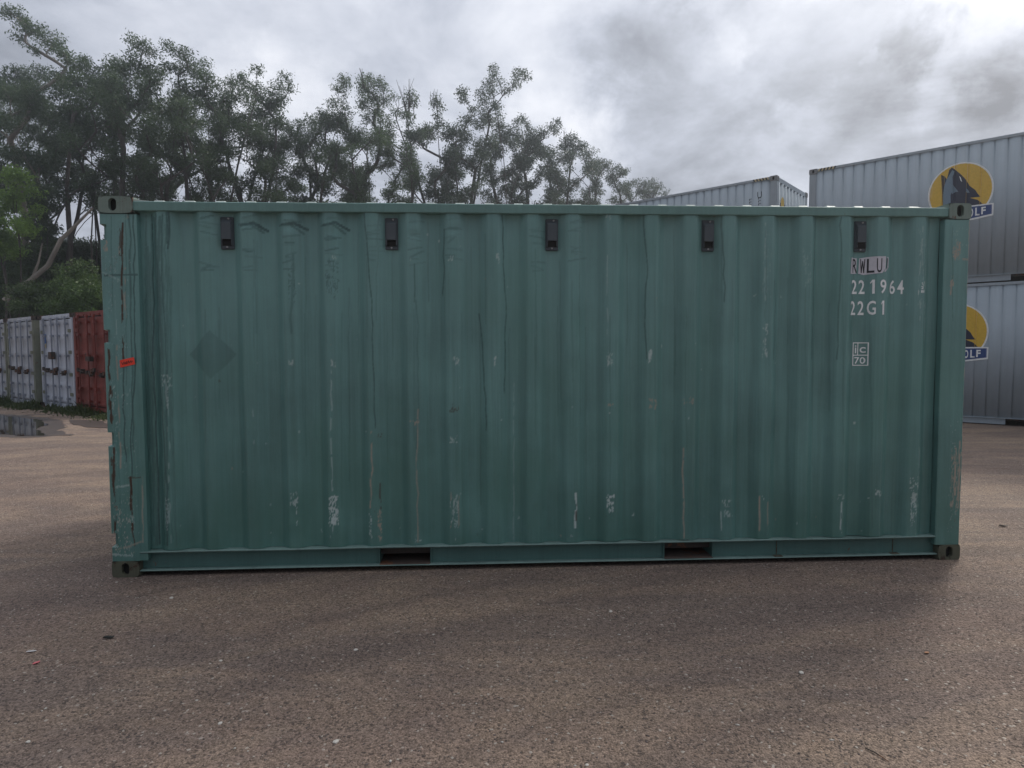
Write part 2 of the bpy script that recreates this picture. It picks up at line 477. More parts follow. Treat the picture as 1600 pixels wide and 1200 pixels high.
M['leaf'] = leaf_mat('grey green leaves', (0.028, 0.050, 0.028), (0.085, 0.132, 0.062), 0.32)
M['leaf_far'] = leaf_mat('distant dull leaves', (0.034, 0.056, 0.042), (0.080, 0.115, 0.070), 0.28)
M['leaf_vine'] = leaf_mat('fresh green leaves', (0.045, 0.095, 0.022), (0.18, 0.29, 0.060), 0.4)
M['leaf_mid'] = leaf_mat('mid green leaves', (0.028, 0.055, 0.020), (0.095, 0.155, 0.045), 0.32)
M['leaf_dark'] = leaf_mat('deep green leaves', (0.022, 0.042, 0.018), (0.075, 0.12, 0.036), 0.3)
M['grass'] = leaf_mat('weedy grass', (0.030, 0.048, 0.020), (0.085, 0.11, 0.045), 0.3)
M['bark'] = paint_mat('dark fibrous bark', (0.075, 0.065, 0.058), 0.9, 0.3, dirt_amt=0.5, dirt=(0.04, 0.045, 0.03))
M['bark_pale'] = paint_mat('pale smooth bark', (0.22, 0.20, 0.175), 0.8, 0.25, dirt_amt=0.5, dirt=(0.09, 0.085, 0.07))

# ---------------------------------------------------------------- ground
R = 900
ground = link('ground', mesh_from('ground', [(-R, -R, 0), (R, -R, 0), (R, R, 0), (-R, R, 0)], [(0, 1, 2, 3)], [M['ground']]), kind='structure')


def ground_sheet(name, px_outline, z, mat, jag=0.06, kind='structure'):
    pts = [on_ground(*q) for q in px_outline]
    out = []
    n = len(pts)
    rr = random.Random(len(px_outline) * 7 + int(z * 1e5))
    for i in range(n):
        a, b = pts[i], pts[(i + 1) % n]
        k = max(2, int((b - a).length / 0.12))
        for j in range(k):
            q = a.lerp(b, j / k)
            out.append((q.x + rr.uniform(-jag, jag), q.y + rr.uniform(-jag, jag) * 2, z))
    me = mesh_from(name, out, [list(range(len(out)))], [mat])
    bm = bmesh.new(); bm.from_mesh(me)
    bmesh.ops.triangulate(bm, faces=bm.faces[:])
    for f in bm.faces:
        if f.normal.z < 0: f.normal_flip()
    bm.to_mesh(me); bm.free()
    return link(name, me, kind=kind)


ground_sheet('wet_ground', [(-150, 650), (0, 647), (45, 650), (80, 654), (100, 660), (104, 666), (92, 672), (104, 677), (112, 681), (80, 682), (50, 684), (0, 683), (-150, 694)], 0.004, M['wet'], 0.05)
ground_sheet('puddle', [(-140, 652), (-40, 649), (8, 650), (40, 654), (66, 657), (74, 664), (58, 670), (62, 676), (72, 681), (40, 682), (0, 679), (-140, 690)], 0.008, M['water'], 0.03)
ground_sheet('damp_patch', [(108, 656), (150, 657), (172, 662), (178, 670), (140, 668), (112, 663)], 0.008, M['wet'], 0.03)

# ---------------------------------------------------------------- container parts
PITCH_C = 0.2784


def corr(s, first, depth, outer=0.02, flat_o=0.066, slope=0.068):
    """corrugation: y of the wall at s; recess centres at first + k*pitch"""
    u = np.abs(((np.asarray(s, float) - first + PITCH_C / 2) % PITCH_C) - PITCH_C / 2)     # distance from a recess centre
    fi = PITCH_C / 2 - slope - flat_o / 2
    k = np.clip((fi + slope - u) / slope, 0, 1)
    k = k * k * (3 - 2 * k) * 0.6 + k * 0.4
    return outer + depth * k


def grid_skin(name, xs, zs, yfun, back, mats, smooth=True, parent=None, wear=None, plane='y', **kw):
    """a sheet of real relief: y = yfun(X,Z), its border folded back to y = back"""
    X, Z = np.meshgrid(xs, zs)
    Y = yfun(X, Z)
    ny, nx = X.shape
    V = np.stack([X, Y, Z], -1).reshape(-1, 3)
    idx = np.arange(ny * nx).reshape(ny, nx)
    F = np.stack([idx[:-1, :-1], idx[:-1, 1:], idx[1:, 1:], idx[1:, :-1]], -1).reshape(-1, 4)
    ring = np.concatenate([idx[0, :], idx[1:, -1], idx[-1, -2::-1], idx[-2:0:-1, 0]])
    VB = V[ring].copy(); VB[:, 1] = back
    o = len(V)
    n = len(ring); a = np.arange(n); b = (a + 1) % n
    F2 = np.stack([ring[b], ring[a], o + a, o + b], -1)
    V2 = np.concatenate([V, VB]); 
    FF = np.concatenate([F, F2])
    if plane == 'x': V2 = V2[:, [1, 0, 2]]; FF = FF[:, ::-1]
    me = fast_mesh(name, V2, FF, mats, smooth)
    if wear is not None:
        at = me.color_attributes.new('wear', 'FLOAT_COLOR', 'POINT')
        W = np.zeros((len(V2), 4), np.float32); W[:, 3] = 1
        W[:o] = wear.reshape(-1, 4)
        at.data.foreach_set('color', W.ravel())
    if smooth: me.set_sharp_from_angle(angle=math.radians(55))
    return link(name, me, parent, **kw) if parent is not None or kw else me


def casting_mesh(name, lx, ly, lz, fx, fy, mat):
    """corner casting; fx, fy = side (-1/+1) on which the end and side holes open. origin at the outer lower corner, extends towards -fx, -fy"""
    bm = bmesh.new()
    def face_hole(origin, u, v, nrm, w_, h_, hole, inset):
        O = Vector(origin); u = Vector(u); v = Vector(v); nrm = Vector(nrm)
        c = 0.006
        N = 20
        outer = []; inner = []; deep = []
        for k in range(N):
            a = 2 * math.pi * (k + 0.5) / N
            ca, sa = math.cos(a), math.sin(a)
            m = max(abs(ca), abs(sa))
            ox = w_ / 2 + ca / m * (w_ / 2 - c * (0.9 if abs(ca) > 0.6 and abs(sa) > 0.6 else 0)); oy = h_ / 2 + sa / m * (h_ / 2 - c * (0.9 if abs(ca) > 0.6 and abs(sa) > 0.6 else 0))
            outer.append(bm.verts.new(O + u * ox + v * oy))
            if hole:
                hx, hy, hw, hh = hole
                r = min(hw, hh)
                ix = hx + ca * r + (math.copysign(hw - r, ca) if hw > r else 0)
                iy = hy + sa * r + (math.copysign(hh - r, sa) if hh > r else 0)
                inner.append(bm.verts.new(O + u * ix + v * iy)); deep.append(bm.verts.new(O + u * ix + v * iy - nrm * inset))
        fs = []
        if hole:
            for k in range(N):
                j = (k + 1) % N
                fs.append(bm.faces.new((outer[k], outer[j], inner[j], inner[k])))
                bm.faces.new((inner[k], inner[j], deep[j], deep[k])).material_index = 0
            bm.faces.new(deep).material_index = 1
        else:
            bm.faces.new(outer)
    X0, X1 = (0, -fx * lx); Y0, Y1 = (0, -fy * ly)
    sx, sy = -fx, -fy
    hole_s = (lx * 0.5 if lx < 0.2 else lx * 0.41, lz * 0.5 + 0.002, 0.026, 0.042)
    face_hole((0, 0, 0), (sx, 0, 0), (0, 0, 1), (0, fy, 0), lx, lz, hole_s, 0.03)
    face_hole((0, 0, 0), (0, sy, 0), (0, 0, 1), (fx, 0, 0), ly, lz, (ly * 0.5, lz * 0.5, 0.025, 0.036), 0.03)
    face_hole((0, 0, lz), (sx, 0, 0), (0, sy, 0), (0, 0, 1), lx, ly, (lx * 0.5, ly * 0.5, 0.055, 0.03), 0.03)
    face_hole((0, 0, 0), (sx, 0, 0), (0, sy, 0), (0, 0, -1), lx, ly, None, 0)
    face_hole((sx * lx, 0, 0), (0, sy, 0), (0, 0, 1), (-fx, 0, 0), ly, lz, None, 0)
    face_hole((0, sy * ly, 0), (sx, 0, 0), (0, 0, 1), (0, -fy, 0), lx, lz, None, 0)
    bmesh.ops.remove_doubles(bm, verts=bm.verts, dist=0.0005)
    bmesh.ops.recalc_face_normals(bm, faces=bm.faces[:])
    me = bpy.data.meshes.new(name); bm.to_mesh(me); bm.free()
    me.materials.append(mat); me.materials.append(M['dark'])
    return me


def drape(name, polys, yf, offset, mat, parent, flip=False, thick=0.0, **kw):
    """polygons [(s,z)...] laid on a corrugated wall whose face is y = yf(s)"""
    bm = bmesh.new()
    for P in polys:
        vs = [bm.verts.new((x, 0, z)) for x, z in P]
        try: bm.faces.new(vs)
        except ValueError: pass
    bmesh.ops.triangulate(bm, faces=bm.faces[:])
    xs = [v.co.x for v in bm.verts]
    x = math.floor(min(xs) / 0.02) * 0.02
    while x < max(xs):
        bmesh.ops.bisect_plane(bm, geom=bm.verts[:] + bm.edges[:] + bm.faces[:], plane_co=(x, 0, 0), plane_no=(1, 0, 0), dist=1e-6)
        x += 0.0058 if hasattr(yf, 'two') else 0.0116
    for v in bm.verts: v.co.y = float(yf(v.co.x, v.co.z) if hasattr(yf, 'two') else yf(v.co.x)) - offset
    for f in bm.faces:
        f.normal_update()
        if f.normal.y > 0: f.normal_flip()
    me = bpy.data.meshes.new(name); bm.to_mesh(me); bm.free()
    me.materials.append(mat)
    return link(name, me, parent, **kw)


def text_polys(s, height, xscale, bold=0.0, gap=1.0, origin=(0, 0), shear=0.0):
    c = bpy.data.curves.new('t', 'FONT'); c.body = s; c.size = 1.0; c.offset = bold; c.resolution_u = 3
    c.space_character = gap; c.shear = shear
    o = bpy.data.objects.new('t', c); COL.objects.link(o)
    dg = bpy.context.evaluated_depsgraph_get()
    me = bpy.data.meshes.new_from_object(o.evaluated_get(dg))
    vs = [v.co.copy() for v in me.vertices]
    k = height / 0.73
    polys = [[(origin[0] + vs[i].x * k * xscale, origin[1] + vs[i].y * k) for i in p_.vertices] for p_ in me.polygons]
    bpy.data.objects.remove(o); bpy.data.curves.remove(c); bpy.data.meshes.remove(me)
    return polys


def letters(name, text, centres, z0, height, width, bold, yf, off, mat, parent):
    for ch, c_ in zip(text, centres):
        drape(name, glyph_row(ch, [c_], z0, height, width, bold), yf, off, mat, parent)


def glyph_row(text, centres, z0, height, width, bold=0.02):
    out = []
    for ch, cx_ in zip(text, centres):
        t_ = height * 0.13
        if ch == '1':
            a = cx_ + width * 0.05
            out += [[(a - t_ * .5, z0), (a + t_ * .5, z0), (a + t_ * .5, z0 + height), (a - t_ * .5, z0 + height)],
                    [(a - t_ * .5, z0 + height), (a - t_ * .5, z0 + height * .84), (a - width * .36, z0 + height * .70), (a - width * .36, z0 + height * .80)]]
            continue
        if ch == 'W':
            w2 = width / 2; t_ = width * 0.17
            X_ = [cx_ - w2 + t_ / 2, cx_ - w2 * .5, cx_, cx_ + w2 * .5, cx_ + w2 - t_ / 2]; Z_ = [1, 0, .86, 0, 1]
            for i in range(4):
                out.append([(X_[i] - t_ / 2, z0 + height * Z_[i]), (X_[i] + t_ / 2, z0 + height * Z_[i]), (X_[i + 1] + t_ / 2, z0 + height * Z_[i + 1]), (X_[i + 1] - t_ / 2, z0 + height * Z_[i + 1])])
            continue
        P = text_polys(ch, height, 1.0, bold)
        xs = [x for pl in P for x, _ in pl]; zs = [z for pl in P for _, z in pl]
        x0, x1 = min(xs), max(xs); b0, b1 = min(zs), max(zs)
        wd = width * (0.58 if ch == '1' else 0.42 if ch == 'i' else 1.0)
        for pl in P:
            out.append([(cx_ + ((x - x0) / (x1 - x0) - 0.5) * wd, z0 + (z - b0) / (b1 - b0) * height) for x, z in pl])
    return out


def container_shell(root, L, H, first, mats, depth=0.036, detailed_front=None, both=True):
    """posts, castings, rails, roof, floor, far side and blind end common to every container. door end at x=0, front side at y=0"""
    W = 2.438
    wall, rail, cast = mats
    # castings
    for z in (0, H - 0.118):
        for x, fx in ((0, -1), (L, 1)):
            for y, fy in ((0, -1), (W, 1)):
                if detailed_front and y == 0: continue
                o = link('corner_casting', casting_mesh('corner_casting', 0.178, 0.162, 0.118, fx, fy, cast), root, (x, y, z))
    for x0, x1 in ((0.004, 0.165), (L - 0.165, L - 0.004)):
        for y0, y1 in ((0.005, 0.15), (W - 0.15, W - 0.005)):
            if detailed_front and y0 < 1: continue
            g = Geo().box((x0, y0, 0.118), (x1, y1, H - 0.118), 0, 0.012)
            link('corner_post', g.mesh('corner_post', [rail]), root)
    # rails of the far side
    g = Geo().box((0.178, W - 0.075, H - 0.095), (L - 0.178, W - 0.012, H - 0.03)); link('top_side_rail', g.mesh('top_side_rail', [rail]), root)
    g = Geo().box((0.178, W - 0.06, 0.03), (L - 0.178, W - 0.03, 0.165)); link('bottom_side_rail', g.mesh('bottom_side_rail', [rail]), root)
    # far side wall (corrugated, cheap)
    br = []
    k = first - PITCH_C
    while k < L:
        for d in (-0.103, -0.035, 0.035, 0.103):
            if 0.168 < k + d < L - 0.168: br.append(k + d)
        k += PITCH_C
    xs = np.array([0.165] + br + [L - 0.165])
    def wallfn(y0, sgn): return lambda X, Z: y0 + sgn * corr(X, first, depth)
    grid_skin('side_panel', xs, np.array([0.166, H - 0.06]), wallfn(W, -1), W - 0.09, [wall], False, root)
    # blind end wall at x = L
    ys = []
    k = 0.1
    while k < W:
        for d in (-0.10, -0.04, 0.04, 0.10):
            if 0.16 < k + d < W - 0.16: ys.append(k + d)
        k += 0.25
    ys = np.array([0.152] + ys + [W - 0.152])
    grid_skin('end_panel', ys, np.array([0.16, H - 0.13]), lambda X, Z: L - 0.008 - 0.045 * (np.abs(((X - 0.1 + 0.125) % 0.25) - 0.125) < 0.07), L - 0.08, [wall], False, root, plane='x')
    g = Geo().box((L - 0.15, 0.163, H - 0.128), (L - 0.012, W - 0.163, H - 0.02)); link('end_header', g.mesh('end_header', [rail]), root)
    g = Geo().box((L - 0.12, 0.163, 0.02), (L - 0.010, W - 0.163, 0.158)); link('end_sill', g.mesh('end_sill', [rail]), root)
    # roof: ribs run across
    n = int((L - 0.36) / 0.2045); xs = []; zz = []
    for k_ in range(n):
        x = 0.2 + k_ * 0.2045
        xs += [x, x + 0.115, x + 0.130, x + 0.190]; zz += [0, 0, 1, 1]
        if k_ == n - 1: xs.append(L - 0.18); zz.append(0)
    xs = np.array(xs); zz = np.array(zz)
    ys2 = [0.045, 0.075, W - 0.075, W - 0.045]
    V = []; F = []
    for i, x in enumerate(xs):
        for j, y in enumerate(ys2):
            V.append((x + (0.0), y, H - 0.040 + (0.030 * zz[i] if 0 < j < 3 else (0.008 * zz[i]))))
    for i in range(len(xs) - 1):
        for j in range(3): F.append([i * 4 + j, (i + 1) * 4 + j, (i + 1) * 4 + j + 1, i * 4 + j + 1])
    link('roof', mesh_from('roof', V, F, [M['roof_pale'] if detailed_front else wall]), root)
    g = Geo().box((0.18, 0.09, 0.10), (L - 0.14, W - 0.09, 0.16)); link('floor', g.mesh('floor', [M['darkiron']]), root)


def door_end(root, H, leafmat, postmat, rodmat, seed=0, gasket=True, ribs=5, bands=True):
    W = 2.438
    rr = random.Random(seed)
    g = Geo().box((0.012, 0.163, H - 0.128), (0.10, W - 0.163, H - 0.012), 0, 0.01)
    for yk in (0.36, 0.78, 1.30, 1.72, 2.08): g.box((-0.02, yk - 0.05, H - 0.125), (0.012, yk + 0.02, H - 0.075))
    link('door_header', g.mesh('door_header', [leafmat]), root)
    g = Geo().box((0.012, 0.163, 0.02), (0.10, W - 0.163, 0.155), 0, 0.01)
    link('door_sill', g.mesh('door_sill', [leafmat]), root)
    g = Geo().box((0.05, 0.15, 0.155), (0.09, W - 0.15, H - 0.128)); link('gasket', g.mesh('gasket', [M['gasket']]), root)
    z0, z1 = 0.175, H - 0.155
    for side, (y0, y1) in enumerate(((0.20, 1.208), (1.230, W - 0.20))):
        ys = np.array([y0, y0 + 0.035, y0 + 0.075, y0 + 0.09, y1 - 0.09, y1 - 0.075, y1 - 0.035, y1])
        zs = [z0, z0 + 0.05]
        dz = (z1 - z0 - 0.1) / ribs
        for k in range(ribs):
            a = z0 + 0.05 + k * dz
            zs += [a + 0.04, a + 0.07, a + dz - 0.10, a + dz - 0.04]
        zs += [z1 - 0.05, z1]; zs = np.array(zs)
        def f(X, Z, y0=y0, y1=y1, dz=dz):
            inside = (X > y0 + 0.08) & (X < y1 - 0.08)
            ph = (Z - z0 - 0.05) / dz; ph = ph - np.floor(ph)
            rec = (ph > 0.10) & (ph < 0.82) & (Z > z0 + 0.05) & (Z < z1 - 0.05)
            return 0.020 + 0.017 * (inside & rec) + 0.02 * ((X < y0 + 0.001) | (X > y1 - 0.001))
        d = grid_skin('door', ys, zs, f, 0.06, [leafmat], False, root, plane='x')
        for q in (0.2, 0.78):
            yr = y0 + (y1 - y0) * q
            g = Geo().tube([(-0.030, yr, 0.09), (-0.030, yr, H - 0.09)], 0.021, 8)
            for zb in (0.30, 0.62, 1.45, 2.0, H - 0.28): g.box((-0.056, yr - 0.045, zb - 0.03), (0.020, yr + 0.045, zb + 0.03))
            for zb in (0.13, H - 0.13): g.box((-0.06, yr - 0.03, zb - 0.04), (-0.008, yr + 0.055, zb + 0.03))
            link('lock_rod', g.mesh('lock_rod', [rodmat]), d)
            zh = 1.02 + (0.08 if q > 0.5 else 0) + rr.uniform(-.02, .02)
            s_ = 1 if side == 0 else -1
            g = Geo().tube([(-0.055, yr, zh), (-0.065, yr + s_ * 0.08, zh - 0.02), (-0.065, yr + s_ * 0.36, zh - 0.05)], 0.014, 6).box((-0.085, yr - 0.03, zh - 0.05), (-0.04, yr + 0.05, zh + 0.05)).box((-0.08, yr + s_ * 0.20 - 0.03, zh - 0.10), (0.018, yr + s_ * 0.20 + 0.04, zh + 0.02))
            link('handle', g.mesh('handle', [M['darkiron']]), d)
        for zh in (0.42, 0.95, 1.55, 2.12):
            ya = y0 if side == 0 else y1
            g = Geo().box((-0.012, ya - 0.10, zh - 0.045), (0.018, ya + 0.10, zh + 0.045), 0, 0.008)
            link('hinge', g.mesh('hinge', [postmat]), d)


# ---------------------------------------------------------------- the green container
GX, GY, GA = -2.7561, 4.2620, 0.0508
L20 = 6.058
green = thing('shipping_container', 'weathered dark green twenty foot container filling the foreground, white number 221964 on its side', 'shipping container', (GX, GY, 0), GA)
FIRST = 0.2655


def gp(px, py, off=0.03): return on_plane(px, py, (GX, GY), GA, off)


class Wear:
    """paints worn places on a grid of (s,z); channels: 0 chipped paint, 1 rust, 2 dark run marks and crease shade, 3 (inverted) pink primer"""
    def __init__(s, xs, zs, seed=1):
        s.xs, s.zs = xs, zs
        s.W = np.zeros((len(zs), len(xs), 4), np.float32); s.W[..., 3] = 1
        s.r = np.random.RandomState(seed); s.q = {}
        s.dx = (xs[-1] - xs[0]) / (len(xs) - 1); s.dz = (zs[-1] - zs[0]) / (len(zs) - 1)
        s.n_f = vnoise((len(zs), len(xs)), (max(1.2, 0.012 / s.dz), max(1.2, 0.008 / s.dx)), s.r)
        s.n_v = vnoise((len(zs), len(xs)), (max(1.5, 0.05 / s.dz), max(1.2, 0.008 / s.dx)), s.r)
        s.n_m = vnoise((len(zs), len(xs)), (max(1.5, 0.06 / s.dz), max(1.5, 0.05 / s.dx)), s.r)
    def put(s, m, ch, amt):
        if ch == 3: s.W[..., 3] = np.minimum(s.W[..., 3], 1 - m * amt)
        else: s.W[..., ch] = np.maximum(s.W[..., ch], m * amt)
    def line(s, px, width, ch, amt=1.0, wob=0.006, broken=0.0, raw=False):
        P = np.array([gp(*q) if not raw else q for q in px], float)
        # dense polyline
        pts = []
        for i in range(len(P) - 1):
            n = max(2, int(np.hypot(*(P[i + 1] - P[i])) / 0.006))
            t_ = np.linspace(0, 1, n, endpoint=False)[:, None]
            pts.append(P[i] * (1 - t_) + P[i + 1] * t_)
        pts = np.concatenate(pts + [P[-1:]])
        m_ = len(pts)
        wn_ = np.interp(np.arange(m_), np.arange(0, m_ + 14, 14), s.r.randn(len(np.arange(0, m_ + 14, 14)))) * wob
        horiz = abs(P[-1][0] - P[0][0]) > abs(P[-1][1] - P[0][1])
        pts[:, 1 if horiz else 0] += wn_
        wd = width * (0.65 + 0.7 * s.r.rand(m_))
        x0, x1 = pts[:, 0].min() - width * 2, pts[:, 0].max() + width * 2; z0, z1 = pts[:, 1].min() - width * 2, pts[:, 1].max() + width * 2
        ix = np.where((s.xs > x0) & (s.xs < x1))[0]; iz = np.where((s.zs > z0) & (s.zs < z1))[0]
        if len(ix) == 0 or len(iz) == 0: return
        X, Z = np.meshgrid(s.xs[ix], s.zs[iz])
        best = np.zeros_like(X)
        hw = max(s.dx, s.dz) * 0.62
        for (x, z), w_ in zip(pts, wd):
            d = np.abs(X - x) if not horiz else np.abs(Z - z)
            e = np.abs(Z - z) if not horiz else np.abs(X - x)
            m = np.clip((w_ / 2 + hw * 0.7 - d) / (hw * 1.0), 0, 1) * (e < max(0.006, s.dz * 1.01)) * min(1.0, w_ / (hw * 1.2) + 0.15)
            best = np.maximum(best, m)
        if broken > 0:
            nn = s.n_v[np.ix_(iz, ix)] if not horiz else s.n_f[np.ix_(iz, ix)]
            best = best * (nn > broken)
        M_ = np.zeros(s.W.shape[:2]); M_[np.ix_(iz, ix)] = best
        s.put(M_, ch, amt)
    def patch(s, x0, y0, x1, y1, ch, dens=0.5, amt=1.0, kind='f', edge=0.3, raw=False):
        a = gp(x0, y0) if not raw else (x0, y0); b = gp(x1, y1) if not raw else (x1, y1)
        cx_, cz_ = (a[0] + b[0]) / 2, (a[1] + b[1]) / 2; rx, rz = abs(b[0] - a[0]) / 2, abs(b[1] - a[1]) / 2
        X, Z = np.meshgrid((s.xs - cx_) / rx, (s.zs - cz_) / rz)
        e = np.maximum(np.abs(X), np.abs(Z))
        win = np.clip((1 - e) / edge, 0, 1)
        if kind not in s.q:
            n_ = {'f': s.n_f, 'v': s.n_v, 'm': s.n_m}[kind] * 0.40 + s.n_f * 0.20 + s.n_m * 0.14 + s.r.rand(*s.n_f.shape) * 0.26
            s.q[kind] = (n_, np.quantile(n_[::3, ::3], np.linspace(0, 1, 41)))
        n_, qt = s.q[kind]
        thr = np.interp(1 - np.clip(dens * 0.8 * win, 0, 1), np.linspace(0, 1, 41), qt)
        s.put(np.clip((n_ - thr) / 0.07, 0, 1) * (win > 0), ch, amt)


# side panel
PS0, PS1, PZ0, PZ1 = 0.236, 5.868, 0.178, 2.506
xs = np.linspace(PS0, PS1, 1000); zs = np.linspace(PZ0, PZ1, 262)
wr = Wear(xs, zs, 3)
# long dark run marks
for q, wd, am in [([(236, 336), (238, 420), (236, 560), (243, 700), (246, 850)], .007, .9), ([(245, 336), (247, 480), (252, 600), (262, 760), (264, 850)], .006, .75),
              ([(255, 336), (256, 470), (262, 560), (263, 700), (262, 850)], .006, .7), ([(240, 340), (246, 460), (250, 620), (256, 850)], .006, .7),
              ([(252, 340), (249, 400), (251, 500), (256, 560)], .018, .55), ([(262, 334), (264, 380)], .008, .8), ([(265, 330), (265, 388)], .007, .9),
              ([(570, 335), (577, 400), (581, 480), (584, 560), (587, 668)], .0045, .8), ([(592, 336), (590, 400), (589, 500)], .004, .3),
              ([(785, 337), (787, 400), (790, 500), (788, 613)], .0045, .8), ([(693, 360), (694, 420), (693, 460)], .005, .7), ([(648, 415), (649, 470)], .005, .6),
              ([(750, 490), (755, 570), (758, 620), (760, 672)], .0045, .8), ([(652, 470), (654, 600), (652, 700)], .004, .45),
              ([(1006, 335), (1008, 380), (1010, 420), (1006, 480), (1010, 560)], .005, .75), ([(1126, 335), (1130, 420), (1131, 470)], .005, .65),
              ([(1276, 335), (1272, 420), (1270, 560)], .005, .65), ([(1312, 335), (1312, 400), (1308, 480), (1306, 560)], .005, .65),
              ([(1211, 440), (1212, 500), (1210, 560)], .004, .6), ([(1070, 480), (1071, 700)], .004, .35), ([(905, 420), (906, 560)], .004, .35),
              ([(980, 380), (982, 540)], .004, .3), ([(1195, 360), (1195, 500)], .004, .3), ([(460, 400), (455, 520)], .012, .35), ([(400, 400), (402, 520)], .008, .25)]:
    wr.line(q, wd, 2, am, 0.004)
for k in range(46):                                                    # faint water marks in the first bays
    x = 224 + 45 * rs.rand() ** 1.2; y0 = 335 + 120 * rs.rand(); wr.line([(x, y0), (x + 3, y0 + 200), (x + 6 + rs.rand() * 4, min(852, y0 + 200 + 300 * rs.rand()))], .005, 2, 0.25 + 0.3 * rs.rand(), 0.004)
for k in range(60):
    x = 280 + 1180 * rs.rand(); y0 = 335 + 200 * rs.rand(); wr.line([(x, y0), (x + 1, y0 + 60 + 260 * rs.rand())], .005, 2, 0.12 + 0.18 * rs.rand(), 0.002)
# shade lines of the creases under the top rail, painted as dark strokes
for x0 in (325, 392, 455, 520, 584, 650, 708, 840, 900):
    am = 0.7 if x0 < 560 else 0.45
    if x0 in (392, 455, 520):
        wr.line([(x0 - 18, 352), (x0, 351), (x0 + 18, 362 - 20 + 22)], .008, 2, .55, 0.003)
        wr.line([(x0 - 14, 352), (x0 - 2, 350), (x0 + 4, 348), (x0 + 24, 359)], .013, 2, .8, 0.003)
    for j in range(9):
        y = 340 + rs.rand() * 85
        wr.line([(x0 - 12 + rs.rand() * 6, y), (x0 + 2 + rs.rand() * 14, y + rs.randn() * 3)], .006, 2, am * (0.3 + 0.5 * rs.rand()), 0.003)
# diamond where a placard sat
d0 = np.array(gp(330, 554)); dL = abs(gp(292, 554)[0] - d0[0]); dH = abs(gp(330, 515)[1] - d0[1])
X, Z = np.meshgrid((xs - d0[0]) / dL, (zs - d0[1]) / dH)
wr.put(np.clip((1 - np.abs(X) - np.abs(Z)) / 0.03, 0, 1), 2, 0.30)
# chipped and scuffed paint
for a in [(512, 770, 531, 824, 0, .72, .95, 'f'), (453, 768, 467, 790, 0, .55, .7, 'f'), (462, 770, 467, 822, 0, .62, .8, 'v'), (946, 771, 960, 792, 0, .95, 1, 'f'), (949, 786, 958, 800, 0, .75, .9, 'f'),
          (1418, 742, 1434, 765, 0, .62, .7, 'f'), (1421, 762, 1433, 822, 0, .68, .65, 'v'), (1365, 764, 1378, 776, 0, .62, .6, 'f'), (1188, 772, 1193, 782, 0, .8, .8, 'f'),
          (1126, 780, 1141, 792, 0, .60, .6, 'f'), (1128, 795, 1140, 808, 0, .52, .5, 'f'), (1304, 772, 1320, 780, 0, .5, .5, 'f'), (517, 560, 527, 574, 0, .62, .6, 'f'), (451, 562, 461, 572, 0, .58, .55, 'f'),
          (706, 556, 718, 570, 0, .62, .6, 'f'), (771, 556, 777, 574, 0, .65, .7, 'v'), (947, 548, 958, 574, 0, .62, .6, 'v'), (1012, 545, 1018, 570, 0, .72, .8, 'v'), (1190, 505, 1198, 560, 0, .60, .6, 'v'),
          (252, 583, 272, 605, 0, .40, .5, 'f'), (258, 600, 266, 650, 0, .5, .5, 'v'), (258, 770, 268, 830, 0, .35, .4, 'v'), (703, 770, 718, 825, 0, .52, .6, 'v'), (590, 676, 598, 684, 1, .7, .8, 'f'),
          (1012, 622, 1030, 640, 3, .6, .8, 'f'), (948, 630, 959, 634, 3, .85, .8, 'f'), (1065, 620, 1085, 632, 3, .5, .8, 'f'), (640, 656, 656, 664, 3, .45, .8, 'f'), (702, 630, 718, 645, 1, .5, .6, 'f'),
          (700, 680, 716, 692, 0, .5, .6, 'f'), (590, 790, 598, 845, 3, .58, .9, 'v'), (576, 800, 582, 840, 0, .55, .7, 'v'), (648, 835, 660, 848, 0, .55, .6, 'f'), (1060, 842, 1080, 850, 1, .6, .8, 'f'),
          (945, 330, 957, 345, 0, .4, .4, 'f'), (1432, 355, 1448, 500, 0, .2, .3, 'v'),
          (1250, 370, 1266, 460, 0, .2, .25, 'v'), (1190, 350, 1204, 470, 0, .2, .25, 'v'), (700, 400, 712, 408, 0, .7, .6, 'f'), (774, 395, 782, 415, 0, .5, .5, 'v'), (520, 400, 526, 405, 0, .9, .7, 'f'),
          (1440, 440, 1444, 447, 0, .9, 1, 'f'), (1440, 449, 1444, 458, 0, .85, 1, 'f'), (1432, 452, 1434, 461, 0, .9, .9, 'f'), (508, 400, 532, 470, 2, .40, .5, 'v'), (450, 400, 464, 480, 2, .42, .5, 'v')]:
    wr.patch(*a)
